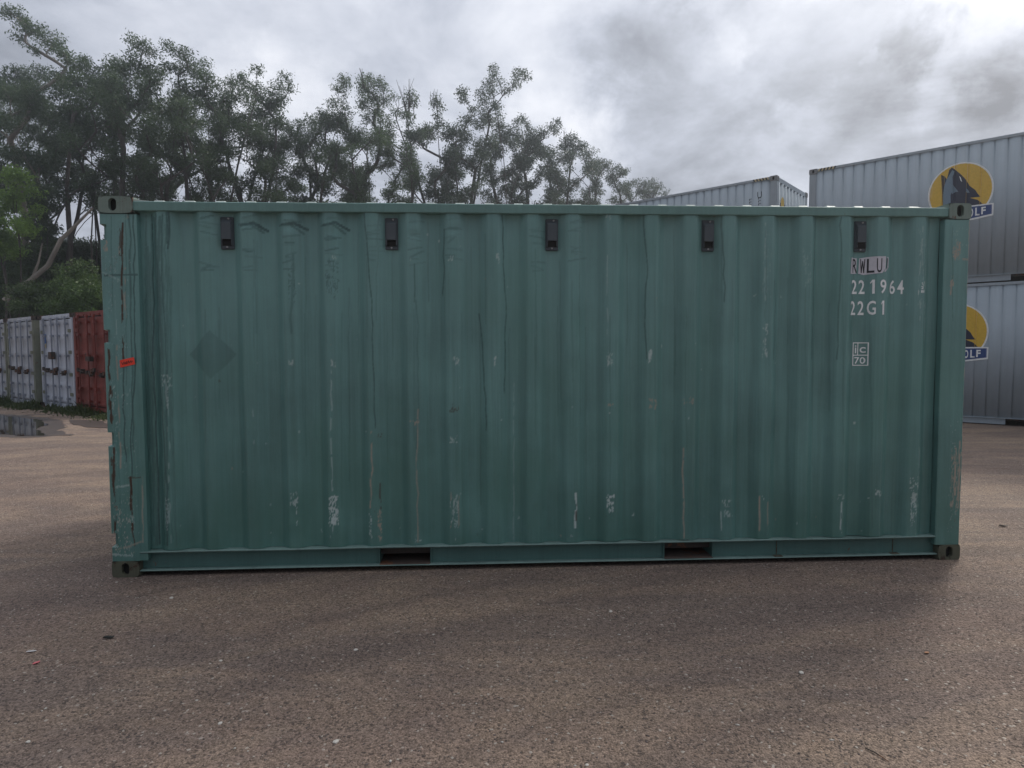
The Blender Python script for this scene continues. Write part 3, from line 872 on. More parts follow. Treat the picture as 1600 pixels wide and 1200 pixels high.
for q, wd, ch, am, br_ in [([(582, 676), (581, 735), (580, 792)], .006, 3, .9, .3), ([(594, 755), (595, 792)], .006, 1, .9, .2), ([(653, 640), (652, 740), (654, 845)], .0045, 3, .75, .15),
                     ([(898, 770), (900, 795), (898, 822)], .011, 0, .95, .22), ([(899, 788), (900, 812)], .008, 1, .8, .3), ([(1067, 700), (1067, 838)], .005, 3, .9, .1), ([(1186, 775), (1186, 826)], .007, 3, .9, .1),
                     ([(1199, 778), (1199, 826)], .005, 3, .6, .4), ([(1313, 785), (1312, 826)], .006, 0, .8, .15), ([(1125, 800), (1125, 828)], .005, 0, .6, .3), ([(519, 580), (518, 700), (520, 765)], .005, 0, .5, .5), ([(519, 824), (518, 845)], .006, 0, .6, .4),
                     ([(1436, 700), (1434, 790)], .004, 0, .5, .3), ([(1440, 355), (1436, 420), (1434, 500)], .004, 0, .5, .4), ([(1194, 350), (1194, 470)], .004, 0, .45, .4), ([(1448, 400), (1446, 540)], .004, 0, .4, .5), ([(948, 400), (948, 520)], .004, 0, .4, .5),
                     ([(705, 770), (704, 822)], .005, 3, .7, .4), ([(717, 775), (717, 822)], .005, 3, .6, .45), ([(262, 600), (266, 700), (268, 845)], .006, 0, .35, .5), ([(803, 600), (803, 845)], .004, 0, .3, .3), ([(397, 640), (398, 690)], .005, 0, .3, .5)]:
    wr.line(q, wd, ch, am, 0.003, br_)
for k in range(90):                                                    # scattered nicks, mostly low down
    x = 275 + 1170 * rs.rand(); y = 850 - 500 * rs.rand() ** 1.7
    r_ = 0.9 + 1.1 * rs.rand() ** 2
    wr.patch(x - r_, y - r_ * 1.4, x + r_, y + r_ * 1.4, 0 if rs.rand() < .75 else (1 if rs.rand() < .5 else 3), .8, .25 + .4 * rs.rand(), 'f')
warp = vnoise((len(zs), len(xs)), (40, 50), np.random.RandomState(5)) - 0.5
warp2 = vnoise((len(zs), len(xs)), (9, 18), np.random.RandomState(6)) - 0.5
dent = np.zeros_like(warp)
for (px, py, r_, a_) in [(455, 800, .10, .006), (515, 798, .10, .007), (1425, 780, .10, .008), (1312, 790, .09, .006), (1130, 795, .09, .005), (952, 790, .08, .004), (300, 800, .22, .006), (390, 352, .07, .006), (455, 352, .07, .006), (520, 352, .07, .006),
                         (330, 355, .08, .004), (650, 365, .08, .004), (710, 365, .07, .004), (800, 620, .3, .004), (1440, 430, .08, .005), (1200, 700, .25, .004), (660, 830, .10, .006), (590, 780, .09, .005)]:
    c_ = gp(px, py); X, Z = np.meshgrid(xs - c_[0], zs - c_[1])
    dent += a_ * np.exp(-(X ** 2 + (Z * 0.7) ** 2) / (r_ ** 2) * 2) * np.sin(Z * 60 + px) * (0.5 if py < 400 else 0.0) + a_ * 0.7 * np.exp(-(X ** 2 + Z ** 2) / r_ ** 2 * 3)


def panel_y(X, Z): return corr(X, FIRST, 0.045, 0.013) + warp * 0.006 + warp2 * 0.0016 + dent


PY = panel_y(*np.meshgrid(xs, zs))


def panel_line(x, z):
    i = min(len(xs) - 2, max(0, int((x - xs[0]) / (xs[1] - xs[0]))))
    f = (x - xs[i]) / (xs[1] - xs[0])
    r = []
    for dz_ in (-0.03, 0.0, 0.03):
        j = min(len(zs) - 1, max(0, int(round((z + dz_ - zs[0]) / (zs[1] - zs[0])))))
        r.append(PY[j, i] * (1 - f) + PY[j, i + 1] * f)
    return min(r) - 0.0008


panel_line.two = True


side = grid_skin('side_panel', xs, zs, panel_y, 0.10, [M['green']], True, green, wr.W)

# left post with cut outs for the hinges
pz = np.arange(0.112, 2.476, 0.0075); pxs = np.arange(0.0, 0.2381, 0.0034)
pw = Wear(pxs, pz, 9)


def left_post_y(X, Z):
    y = 0.002 + 0.0 * X
    y = y + 0.010 * np.clip((X - 0.182) / 0.006, 0, 1)                 # flange plate beside the post sits a little back
    for a, b in ((2.305, 2.406), (1.612, 1.698), (0.911, 0.999), (0.216, 0.301)):
        y = y + 0.050 * ((X < 0.043) & (Z > a) & (Z < b))
    y = y + 0.004 * np.exp(-((X - 0.064) / 0.004) ** 2) * (Z < 1.6)
    y = y + 0.003 * np.exp(-((X - 0.178 + 0.03 * (Z < .9)) / 0.004) ** 2)
    y = y + 0.005 * np.clip((0.006 - X) / 0.006, 0, 1)
    y = y + 0.0025 * np.sin(Z * 5 + 1) * np.sin(X * 20) + 0.006 * np.exp(-((Z - 0.85) / 0.04) ** 2) * np.exp(-((X - 0.1) / 0.05) ** 2)
    return y


for q, wd, ch, am, br_ in [([(194, 350), (195, 420), (195, 500), (196, 560)], .009, 1, 1, .30), ([(194, 360), (193, 400)], .02, 1, .8, .3), ([(199, 420), (199, 470), (200, 495)], .008, 3, .7, .45), ([(196, 560), (197, 640), (200, 720)], .006, 2, .8, .0),
                     ([(173, 540), (175, 590), (178, 660)], .011, 1, 1, .35), ([(176, 610), (178, 655)], .02, 1, .8, .4), ([(182, 700), (181, 745), (183, 790), (184, 850)], .011, 1, 1, .38), ([(180, 715), (184, 790)], .025, 1, .8, .6),
                     ([(208, 745), (208, 790), (211, 825)], .011, 1, 1, .35), ([(206, 745), (220, 745)], .010, 1, .7, .3), ([(186, 540), (187, 610), (190, 660)], .006, 3, .7, .45), ([(191, 675), (193, 715), (194, 730)], .007, 3, .8, .3),
                     ([(211, 335), (212, 480), (215, 560), (208, 680), (209, 745)], .006, 2, .8, 0), ([(204, 335), (206, 420), (209, 560), (212, 700)], .006, 2, .6, 0), ([(200, 335), (201, 600)], .004, 2, .4, 0), ([(168, 431), (216, 430)], .008, 2, .8, 0),
                     ([(185, 857), (222, 846)], .006, 3, .7, .2), ([(224, 745), (226, 845)], .006, 3, .7, .25), ([(186, 759), (204, 757)], .012, 0, .5, .3), ([(180, 865), (210, 866)], .012, 0, .5, .4), ([(164, 425), (190, 438)], .004, 0, .4, .3),
                     ([(198, 765), (199, 790)], .008, 0, .6, .4), ([(186, 470), (186, 530)], .004, 0, .4, .4), ([(178, 340), (180, 480)], .004, 2, .4, 0), ([(210, 825), (214, 850)], .006, 1, .8, 0)]:
    pw.line(q, wd, ch, am, 0.003, br_)
for a in [(164, 374, 173, 395, 3, .72, .9, 'f'), (157, 448, 163, 458, 3, .7, .8, 'f'), (188, 385, 192, 400, 3, .7, .8, 'f'), (165, 380, 195, 560, 0, .08, .4, 'f'), (172, 600, 186, 640, 0, .40, .5, 'f'), (178, 600, 190, 700, 0, .2, .5, 'f'), (162, 330, 205, 345, 3, .25, .4, 'm'),
          (176, 770, 215, 870, 0, .16, .55, 'f'), (176, 770, 215, 870, 3, .14, .6, 'f'), (180, 760, 188, 800, 1, .45, .8, 'f'), (204, 770, 215, 850, 0, .2, .5, 'f'), (158, 380, 225, 860, 0, .045, .45, 'f'), (158, 330, 200, 540, 1, .10, .35, 'm')]:
    pw.patch(*a)
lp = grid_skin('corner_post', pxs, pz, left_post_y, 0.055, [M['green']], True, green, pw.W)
g = Geo().box((0.006, 0.056, 0.112), (0.17, 0.16, 2.476)); link('post_core', g.mesh('post_core', [M['green_plain']]), lp)

# right post
px2 = np.arange(5.8695, 6.056, 0.0034)
pw2 = Wear(px2, pz, 10)
for q, wd, ch, am, br_ in [([(1511, 345), (1509, 420), (1508, 470), (1505, 560), (1500, 700), (1498, 800)], .014, 3, .8, .42), ([(1514, 345), (1510, 480), (1505, 620), (1502, 760)], .010, 0, .75, .40), ([(1512, 380), (1510, 450)], .014, 1, .8, .4),
                     ([(1489, 700), (1488, 740), (1487, 780)], .012, 3, .9, .42), ([(1495, 690), (1493, 760), (1492, 790)], .010, 3, .9, .4), ([(1484, 355), (1484, 500)], .004, 2, .4, 0), ([(1482, 440), (1481, 460)], .010, 3, .8, .2), ([(1500, 406), (1511, 407)], .008, 3, .8, .2)]:
    pw2.line(q, wd, ch, am, 0.003, br_)
for a in [(1484, 380, 1496, 410, 3, .62, .9, 'm'), (1490, 375, 1497, 402, 3, .62, .9, 'f'), (1482, 430, 1486, 450, 3, .7, .8, 'f'), (1480, 640, 1502, 860, 0, .07, .5, 'f'), (1482, 690, 1500, 800, 3, .38, .8, 'v'), (1483, 350, 1515, 400, 0, .06, .4, 'f'), (1482, 800, 1500, 850, 1, .14, .6, 'f')]:
    pw2.patch(*a)
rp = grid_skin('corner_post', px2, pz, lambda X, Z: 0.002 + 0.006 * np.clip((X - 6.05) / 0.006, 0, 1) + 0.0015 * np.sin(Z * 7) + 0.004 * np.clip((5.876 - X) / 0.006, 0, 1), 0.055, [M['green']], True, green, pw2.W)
g = Geo().box((5.89, 0.056, 0.112), (6.05, 0.16, 2.476)); link('post_core', g.mesh('post_core', [M['green_plain']]), rp)

container_shell(green, L20, 2.591, FIRST, (M['green_plain'], M['green_plain'], M['green_old']), detailed_front=True)
for name_, x, z, fx, lx, mt in (('corner_casting', 0, 0, -1, 0.18, 'green_low'), ('corner_casting', 0, 2.591 - 0.112, -1, 0.222, 'green_old'), ('corner_casting', L20, 0, 1, 0.165, 'green_low'), ('corner_casting', L20, 2.591 - 0.112, 1, 0.165, 'green_old')):
    o = link(name_, casting_mesh(name_, lx, 0.162, 0.111, fx, -1, M[mt]), green, (x, -0.004, z))
# header plates beside the top castings, the left one bleached
g = Geo(); g.v = [(0.223, 0.01, 2.574), (0.36, 0.01, 2.560), (0.36, 0.16, 2.560), (0.223, 0.16, 2.588), (0.223, 0.01, 2.55), (0.36, 0.01, 2.55), (0.36, 0.16, 2.55), (0.223, 0.16, 2.55)]
for q in ((0, 1, 2, 3), (4, 7, 6, 5), (0, 4, 5, 1), (1, 5, 6, 2), (2, 6, 7, 3), (3, 7, 4, 0)): g.f.append(list(q)); g.m.append(0)
link('gusset_plate', g.mesh('gusset_plate', [M['roof_pale']]), green)
# top side rail: slightly bent box section
def bent_box(x0, x1, y0, y1, z0, z1, n, amp, seed, mat, name, parent, lip=None):
    r_ = np.random.RandomState(seed)
    xs_ = np.linspace(x0, x1, n); off = np.interp(xs_, np.linspace(x0, x1, 14), r_.randn(14) * amp); oz = np.interp(xs_, np.linspace(x0, x1, 11), r_.randn(11) * amp)
    c = 0.005
    prof = [(y0 + c, z0), (y0, z0 + c), (y0, z1 - c), (y0 + c, z1), (y1, z1), (y1, z0)]
    V = []; F = []
    for i, x in enumerate(xs_):
        for (y, z) in prof: V.append((x, y + off[i] * (1 if y < (y0 + y1) / 2 else 0), z + oz[i] * (1 if abs(z - z0) > .01 else .6)))
    k = len(prof)
    for i in range(n - 1):
        for j in range(k): F.append([i * k + (j + 1) % k, i * k + j, (i + 1) * k + j, (i + 1) * k + (j + 1) % k])
    F.append(list(range(k))); F.append([(n - 1) * k + j for j in range(k)][::-1])
    return link(name, mesh_from(name, V, F, [mat]), parent)
bent_box(0.223, 5.892, 0.004, 0.066, 2.496, 2.560, 90, 0.0012, 2, M['green_top'], 'top_side_rail', green)
# bottom side rail: channel with two fork pockets
POCK = ((1.820, 2.176), (3.861, 4.214))
segs = [(0.181, POCK[0][0]), (POCK[0][1], POCK[1][0]), (POCK[1][1], 5.892)]
br_ = bent_box(0.181, 5.892, 0.004, 0.090, 0.163, 0.176, 110, 0.0022, 4, M['sealant'], 'bottom_side_rail', green)
g = Geo()
for a, b in segs: g.box((a, 0.050, 0.046), (b, 0.058, 0.162))
link('rail_web', g.mesh('rail_web', [M['green_plain']]), br_)
bent_box(0.181, 5.892, 0.006, 0.090, 0.034, 0.045, 80, 0.001, 5, M['sealant'], 'rail_flange', br_)
for x in (4.70, 5.58):
    g = Geo().box((x - 0.003, 0.047, 0.0495), (x + 0.003, 0.0495, 0.160)).box((x - 0.03, 0.008, 0.0458), (x + 0.03, 0.046, 0.049)); link('weld_seam', g.mesh('weld_seam', [M['green_low']]), br_)
for a, b in POCK:
    g = Geo().box((a - 0.006, 0.030, 0.046), (a, 0.60, 0.162), 0).box((b, 0.030, 0.046), (b + 0.006, 0.60, 0.162), 0).box((a, 0.010, 0.046), (b, 0.60, 0.0485), 1).box((a, 0.045, 0.158), (b, 0.60, 0.162), 0).box((a, 0.60, 0.046), (b, 0.61, 0.162), 2)
    link('fork_pocket', g.mesh('fork_pocket', [M['green_plain'], M['rustplate'], M['dark']]), green)

# vents
def vent(s0, z1):
    w_, h_ = 0.088, 0.218
    y = 0.014 + 0.040 - 0.002
    g = Geo().box((s0 - w_ / 2, y - 0.008, z1 - h_), (s0 + w_ / 2, y + 0.012, z1), 0, 0.004)
    v = link('vent', g.mesh('vent', [M['vent']]), green)
    g = Geo()
    a0, a1 = s0 - w_ / 2 + 0.013, s0 + w_ / 2 - 0.013
    zt, zb = z1 - 0.022, z1 - 0.152
    prof = [(y - 0.008, zt + 0.004), (y - 0.026, zt - 0.018), (y - 0.030, zb), (y - 0.008, zb)]
    g.prism_x(prof, a0, a1)
    for xx in (a0 - 0.004, a1): g.prism_x([(y - 0.008, zt), (y - 0.022, zt - 0.02), (y - 0.024, zb - 0.038), (y - 0.008, zb - 0.045)], xx, xx + 0.004)
    link('hood', g.mesh('hood', [M['vent']]), v)
    g = Geo().box((a0, y - 0.014, zb - 0.042), (a1, y - 0.0085, zb - 0.001)); link('grille', g.mesh('grille', [M['dark']]), v)
    for zz, dx in ((z1 - 0.012, 0.012), (z1 - h_ + 0.014, 0.0)):
        g = Geo().tube([(s0 + dx, y - 0.008, zz), (s0 + dx, y - 0.015, zz)], 0.0065, 8); link('screw', g.mesh('screw', [M['screw']]), v)


for k in (2, 6, 10, 14, 18): vent(FIRST + PITCH_C * k - 0.004, 2.468)

# lettering
def rowz(y): return gp(1350, y)[1]


def sx_(x, y=450):
    d = 0.03
    for _ in range(6):
        q = gp(x, y, d); d = 0.5 * d + 0.5 * panel_line(q[0], q[1])
    return gp(x, y, d)[0]


polys = [[gp(*q) for q in P] for P in ([(1328, 428), (1331, 402), (1342, 403), (1341, 427)], [(1344, 427), (1346, 403), (1358, 401), (1382, 401), (1381, 420), (1376, 427), (1352, 429)], [(1384, 402), (1387.5, 402), (1387, 418), (1380, 426), (1379, 424), (1384, 417)])]
drape('number_backing', polys, panel_line, 0.0012, M['white_patch'], green)
letters('letter', 'RWLU', [sx_(x, 415) for x in (1335, 1347.5, 1360, 1374)], rowz(426), rowz(404) - rowz(426), 0.038, 0.006, panel_line, 0.0026, M['black_print'], green)
drape('letter_stroke', [[gp(*q) for q in ((1383, 404), (1385, 404), (1384, 420), (1382.5, 421))]], panel_line, 0.0026, M['black_print'], green)
letters('digit', '221964', [sx_(x, 448) for x in (1334, 1346, 1364, 1380, 1393.5, 1406.5)], rowz(459), rowz(437) - rowz(459), 0.045, 0.014, panel_line, 0.0015, M['white_print'], green)
letters('digit', '22G1', [sx_(x, 481) for x in (1332, 1344.5, 1361.5, 1379.5)], rowz(492), rowz(470) - rowz(492), 0.046, 0.014, panel_line, 0.0015, M['white_print'], green)
x0, x1 = sx_(1332, 553), sx_(1357, 553); z0, z1 = rowz(571.5), rowz(535); zm = rowz(555); xm = sx_(1339.5, 545); b = 0.0062
fr = []
for (a0, a1, c0, c1) in ((x0, x1, z1 - b, z1), (x0, x1, z0, z0 + b), (x0, x0 + b, z0 + b, z1 - b), (x1 - b, x1, z0 + b, z1 - b), (x0 + b, x1 - b, zm - b / 2, zm + b / 2), (xm, xm + b, zm + b / 2, z1 - b)):
    fr.append([(a0, c0), (a1, c0), (a1, c1), (a0, c1)])
for k_, (yy, gl) in enumerate(((441, '1'), (447, '2'), (453, '8'))):
    drape('digit', glyph_row(gl, [sx_(1441, 448)], rowz(yy + 5), 0.020, 0.020, 0.01), panel_line, 0.0015, M['white_print'], green, label='small worn digit')
tm = drape('test_mark', fr, panel_line, 0.0015, M['white_print'], green)
for ch, c_, zz_, h_, w_ in (('i', (x0 + xm) / 2 + 0.004, zm + 0.014, 0.058, 0.026), ('c', (xm + x1) / 2 + 0.001, zm + 0.017, 0.042, 0.040), ('7', x0 + 0.033, z0 + 0.014, 0.048, 0.037), ('0', x1 - 0.033, z0 + 0.014, 0.048, 0.037)):
    drape('letter' if ch in 'ic' else 'digit', glyph_row(ch, [c_], zz_, h_, w_, 0.012), panel_line, 0.0016, M['white_print'], tm)
# red sticker with a scrawl on the left post
pr = [gp(*q, 0.0) for q in ((187, 563), (209, 558), (211, 569), (188, 574.5))]
g = Geo(); g.v = [(x, -0.0008, z) for x, z in pr] + [(x, 0.0015, z) for x, z in pr]
for q in ((0, 3, 2, 1), (4, 5, 6, 7), (0, 1, 5, 4), (1, 2, 6, 5), (2, 3, 7, 6), (3, 0, 4, 7)): g.f.append(list(q)); g.m.append(0)
st = link('sticker', g.mesh('sticker', [M['sticker']]), green, label='small red sticker with handwriting')
g = Geo()
scr = [gp(*q, 0.0) for q in ((190, 566), (192, 570), (194, 565), (195, 569), (198, 564.5), (197, 568.5), (199.5, 567.5), (201, 563.5), (202, 567.5), (205, 563), (205, 566.5), (208, 563.5))]
for a, b_ in zip(scr[:-1], scr[1:]): g.tube([(a[0], -0.0016, a[1]), (b_[0], -0.0016, b_[1])], 0.0018, 4)
link('handwriting', g.mesh('handwriting', [M['darkiron']]), st)
door_end(green, 2.591, M['green_plain'], M['green_plain'], M['green_plain'], 5)

# ---------------------------------------------------------------- row of containers at the left
RX, RY, RA = -11.5386, 16.6022, -0.6416
rd = Vector((math.cos(RA), math.sin(RA), 0)); rn = Vector((-rd.y, rd.x, 0))          # rn points away from the camera
# local: x = depth, y = across. door end at x=0 facing -x ; local +x = rn, local +y = -rd... so origin sits at the right edge
specs = [(1, 'red', 'faded red container at the right of the row of small containers', 0.0),
         (0, 'whitedoor', 'white container with a blue sticker on its door, left of the red one', 0.0),
         (-1, 'whiteold', 'older white container with mossy right-hand side, third from the right in the row', 0.13),
         (-2, 'whiteold', 'dirty white container cut off by the left edge of the photo, beside the puddle', 0.13),
         (-3, 'whitedoor', 'white container at the hidden left end of the row', 0.13)]
for k, mk, lab, fwd in specs:
    P = Vector((RX, RY, 0)) + rd * (k * 2.49 - 0.03) - rn * fwd
    ang = math.atan2(rn.y, rn.x)
    # local y axis = rotate(x axis, +90) = -rd
    c = thing('shipping_container', lab, 'shipping container', P, ang, 'containers standing in a row by the trees')
    pm = M['mossy'] if mk != 'red' else M['red']
    H = 2.591
    container_shell(c, L20, H, FIRST, (M['mossy'] if mk == 'whiteold' else M[mk], M[mk] if k > -1 else M['mossy'], M['darkiron']))
    # near side: same as the far one (front y=0)
    xs_ = [0.165]; kk = FIRST
    while kk < L20 - 0.3:
        xs_ += [kk - 0.103 if kk - 0.103 > 0.17 else 0.17, kk - 0.035, kk + 0.035, kk + 0.103]; kk += PITCH_C
    grid_skin('side_panel', np.array(sorted(set(xs_)) + [L20 - 0.165]), np.array([0.166, H - 0.06]), lambda X, Z: corr(X, FIRST, 0.036), 0.09, [M['mossy'] if mk == 'whiteold' else M[mk]], False, c)
    g = Geo().box((0.178, 0.012, H - 0.095), (L20 - 0.178, 0.075, H - 0.03)); link('top_side_rail', g.mesh('top_side_rail', [pm]), c)
    g = Geo().box((0.178, 0.03, 0.03), (L20 - 0.178, 0.06, 0.165)); link('bottom_side_rail', g.mesh('bottom_side_rail', [pm]), c)
    door_end(c, H, M[mk], pm, M['rod_red'] if mk == 'red' else M['rod_grey'], 10 + k)
    # local y: 0 = right edge in the picture, 2.438 = left edge
    if k == 0:
        g = Geo().box((0.010, 2.02, 1.80), (0.0195, 2.16, 2.06)); link('sticker', g.mesh('sticker', [M['blue_sticker']]), c, label='blue sticker')
        g = Geo().box((0.010, 2.02, 1.68), (0.0195, 2.16, 1.78)); link('sticker', g.mesh('sticker', [M['haz_y']]), c, label='pale yellow sticker')
        g = Geo().box((-0.13, 1.20, 1.36), (-0.02, 1.42, 1.56), 0, 0.01); link('lock_box', g.mesh('lock_box', [M['darkiron']]), c)
    if k == 1:
        g = Geo().box((-0.12, 1.10, 1.32), (-0.02, 1.36, 1.44), 0, 0.01); link('lock_box', g.mesh('lock_box', [M['darkiron']]), c)

# ---------------------------------------------------------------- grey stacks at the right
SX, SY, SA = 7.0535, 15.1558, -0.7217
HH, LL = 2.896, 12.192
sdir = Vector((math.cos(SA), math.sin(SA), 0))


def wp(px, py): return on_plane(px, py, (SX, SY), SA, 0.03)


def groove(s):
    u = np.abs(((np.asarray(s, float) - 0.31 + 0.1065) % 0.213) - 0.1065)
    return 0.018 + 0.016 * np.clip((0.022 - u) / 0.014, 0, 1)


def grey_side_fn(first): return lambda x: float(groove(x))


def grey_container(label, loc, rz, pocket, hazard, end=False):
    c = thing('stacked_container', label, 'shipping container', loc, rz, 'grey high containers stacked two high')
    fst = 0.31
    container_shell(c, LL, HH, fst, (M['greywall'], M['greyrail'], M['greycast']))
    xs_ = [0.165]; kk = fst
    while kk < LL - 0.25:
        for d in (-0.022, -0.008, 0.008, 0.022): xs_.append(kk + d)
        kk += 0.213
    grid_skin('side_panel', np.array(xs_ + [LL - 0.165]), np.array([0.150, HH - 0.065]), lambda X, Z: groove(X), 0.09, [M['greywall']], False, c)
    g = Geo().box((0.178, 0.006, HH - 0.070), (LL - 0.178, 0.07, HH - 0.012), 0, 0.004); link('top_side_rail', g.mesh('top_side_rail', [M['greyrail']]), c)
    g = Geo()
    # bottom rail, set back, ending where the tunnel opening begins
    for a_, b_ in ((0.178, 3.83), (5.9, LL - 0.178)):
        g = Geo().box((a_, 0.035, 0.02), (b_, 0.06, 0.139)); link('rail_web', g.mesh('rail_web', [M['greyrail']]), c)
    g = Geo().box((0.178, 0.004, 0.140), (LL - 0.178, 0.09, 0.150))
    link('bottom_side_rail', g.mesh('bottom_side_rail', [M['greyrail']]), c)
    door_end(c, HH, M['greywall'], M['greyrail'], M['greyrail'], 3)
    if hazard:
        for base, sgn in ((0.19, 1), (LL - 0.19, -1)):
            polys = []; pol2 = []
            for k in range(5):
                a = base + sgn * k * 0.075
                q = [(a, HH - 0.072), (a + sgn * 0.036, HH - 0.072), (a + sgn * 0.062, HH - 0.012), (a + sgn * 0.026, HH - 0.012)]
                polys.append(q); pol2.append([(x + sgn * 0.0375, z) for x, z in q])
            drape('hazard_stripes', polys, lambda x: 0.004, 0.002, M['haz_y'], c)
            drape('hazard_stripes', pol2, lambda x: 0.004, 0.002, M['black_print'], c)
        polys = [[(LL - 0.0, HH - 0.0)]]
    return c


labs = ['upper grey container with the whole yellow wolf emblem, at the right edge', 'lower grey container at the right edge, wolf emblem half hidden by the green one',
        'upper grey container whose corner peeps over the green roof', 'lower grey container of the far stack, hidden behind the green one']
S_up = grey_container(labs[0], (SX, SY, HH + 0.001), SA, True, True)
S_lo = grey_container(labs[1], (SX, SY, 0.001), SA, True, False)
T0 = Vector((6.4672, 15.570, 0)) - sdir * LL
T_up = grey_container(labs[2], (T0.x, T0.y, HH + 0.001), SA, True, True, True)
T_lo = grey_container(labs[3], (T0.x, T0.y, 0.001), SA, True, False)
# loose twist locks between the layers keep the gap dark: castings touch casting

sf = grey_side_fn(0.31)


def wz(P): return [(lambda q: (q[0], q[1] - HH))(wp(*p_)) for p_ in P]


def Z4(P): return [(1200 + x / 4, 180 + y / 4) for x, y in P]


def ring(cx_, cz_, rx, rz, n=48): return [(cx_ + rx * math.cos(2 * math.pi * k / n), cz_ + rz * math.sin(2 * math.pi * k / n)) for k in range(n)]


cc = wp(1500.5, 300); ccx, ccz = cc[0] - 0.005, cc[1] - HH + 0.0
wolf = wz(Z4([(1095, 570), (1090, 500), (1102, 440), (1090, 410), (1083, 374), (1106, 384), (1118, 402), (1128, 384), (1134, 344), (1150, 328), (1175, 345), (1210, 375), (1236, 402), (1248, 425), (1262, 444), (1296, 468), (1310, 490), (1328, 511), (1262, 518), (1310, 530), (1335, 548), (1372, 590), (1300, 625), (1095, 625)]))
wolf_l = wz(Z4([(1097, 620), (1093, 500), (1104, 440), (1118, 402), (1132, 380), (1152, 345), (1168, 352), (1150, 400), (1158, 470), (1142, 500), (1142, 620)]))
eye = wz(Z4([(1196, 380), (1206, 392), (1214, 420), (1204, 410)]))
patch_ = wz(Z4([(1150, 430), (1172, 455), (1190, 480), (1170, 482), (1152, 495)]))
patch2 = wz(Z4([(1238, 455), (1252, 470), (1262, 486), (1240, 484)]))
ban_c = ccx
bR = wz([(1553, 317)])[0]; bR2 = wz([(1553, 336.5)])[0]; bB = wz([(1519, 344)])[0]
sl = (bR2[1] - bB[1]) / (bR2[0] - bB[0])
zb_c = bB[1] + sl * (ban_c - bB[0])
hw = bR[0] - ban_c
banner = [(ban_c - hw, bR[1]), (ban_c + hw, bR[1]), (ban_c + hw, bR2[1]), (ban_c, zb_c), (ban_c - hw, bR2[1])]
bi = 0.028
banner_in = [(ban_c - hw + bi, bR[1] - bi), (ban_c + hw - bi, bR[1] - bi), (ban_c + hw - bi, bR2[1] + bi * 1.2), (ban_c, zb_c + bi * 1.25), (ban_c - hw + bi, bR2[1] + bi * 1.2)]
for cont in (S_up, S_lo):
    e = drape('emblem', [ring(ccx, ccz, 0.56, 0.60)], sf, 0.003, M['white_print'], cont, label='round yellow emblem of a howling wolf over a blue banner')
    drape('emblem_disc', [ring(ccx, ccz, 0.53, 0.57)], sf, 0.005, M['yellow'], e)
    drape('wolf_figure', [wolf], sf, 0.007, M['navy'], e)
    drape('wolf_highlight', [wolf_l, patch_, patch2], sf, 0.009, M['emgrey'], e)
    drape('wolf_eye', [eye], sf, 0.009, M['white_print'], e)
    drape('banner', [banner], sf, 0.011, M['white_print'], e)
    drape('banner_field', [banner_in], sf, 0.013, M['blue'], e)
    lt = []
    xs4 = [ccx + d for d in (0.085, 0.200, 0.305, 0.405)]
    for ch, xx in zip('WOLF', xs4):
        k = (xx - ban_c) / hw
        zt = bR[1] - bi - 0.030; zb = zb_c + (bR2[1] - zb_c) * k + bi * 1.2 + 0.032
        drape('letter', glyph_row(ch, [xx], zb, zt - zb, 0.105 if ch == 'W' else 0.072, 0.03), sf, 0.015, M['white_print'], e)
# small markings of the far stack: vertical letters and a little emblem on its end wall
def tp(px, py):
    q = on_plane(px, py, (T0.x, T0.y), SA, 0.03); return q[0], q[1] - HH
u0 = tp(1187, 297); vv = tp(1187, 311)
drape('owner_letter', glyph_row('U', [tp(1187, 305)[0]], tp(1187, 299)[1] - 0.17, 0.16, 0.10, 0.0), sf, 0.003, M['black_print'], T_up)
mk = []
r_ = random.Random(3)
for xx, y0 in ((1173, 311), (1187, 309)):
    for k in range(3):
        a = tp(xx, y0 + k * 4.5); mk += [[(a[0] - 0.03, a[1]), (a[0] + 0.03, a[1]), (a[0] + 0.03, a[1] - 0.012), (a[0] - 0.03, a[1] - 0.012)], [(a[0] - 0.03, a[1]), (a[0] - 0.015, a[1]), (a[0] - 0.015, a[1] - 0.045), (a[0] - 0.03, a[1] - 0.045)]]
drape('small_print', mk, sf, 0.003, M['black_print'], T_up)
g = Geo()
g.box((LL - 0.007, 0.28, HH - 0.98), (LL + 0.002, 0.62, HH - 0.62))
link('end_emblem', g.mesh('end_emblem', [M['blue']]), T_up)
g = Geo(); o_ = ring(0.42, HH - 0.66, 0.13, 0.2, 20)
g.v = [(LL + 0.004, y, z) for y, z in o_]; g.f = [list(range(20))]; g.m = [0]
link('end_emblem_disc', g.mesh('end_emblem_disc', [M['yellow']]), T_up)
for k in range(6):
    pass

# ---------------------------------------------------------------- trees
LEAF_N = 0


def leaf_cloud(centres, radii, counts, lsize, rng_, droop=0.4, aspect=0.36):
    """small pointed leaves in tufts; returns V,F"""
    C = np.repeat(centres, counts, 0); Rr = np.repeat(radii, counts)
    n = len(C)
    d = rng_.randn(n, 3); d /= np.linalg.norm(d, axis=1)[:, None]
    r = rng_.rand(n) ** 0.45
    P = C + d * (r * Rr)[:, None] * np.array([1, 1, 0.75])
    ax = rng_.randn(n, 3); ax[:, 2] -= droop; ax /= np.linalg.norm(ax, axis=1)[:, None]
    b = np.cross(ax, rng_.randn(n, 3)); b /= (np.linalg.norm(b, axis=1)[:, None] + 1e-9)
    L_ = lsize * (0.6 + 0.8 * rng_.rand(n))[:, None]
    V = np.stack([P, P + ax * L_ * 0.5 + b * L_ * aspect * 0.5, P + ax * L_, P + ax * L_ * 0.5 - b * L_ * aspect * 0.5], 1).reshape(-1, 3)
    F = np.arange(4 * n).reshape(n, 4)
    return V, F


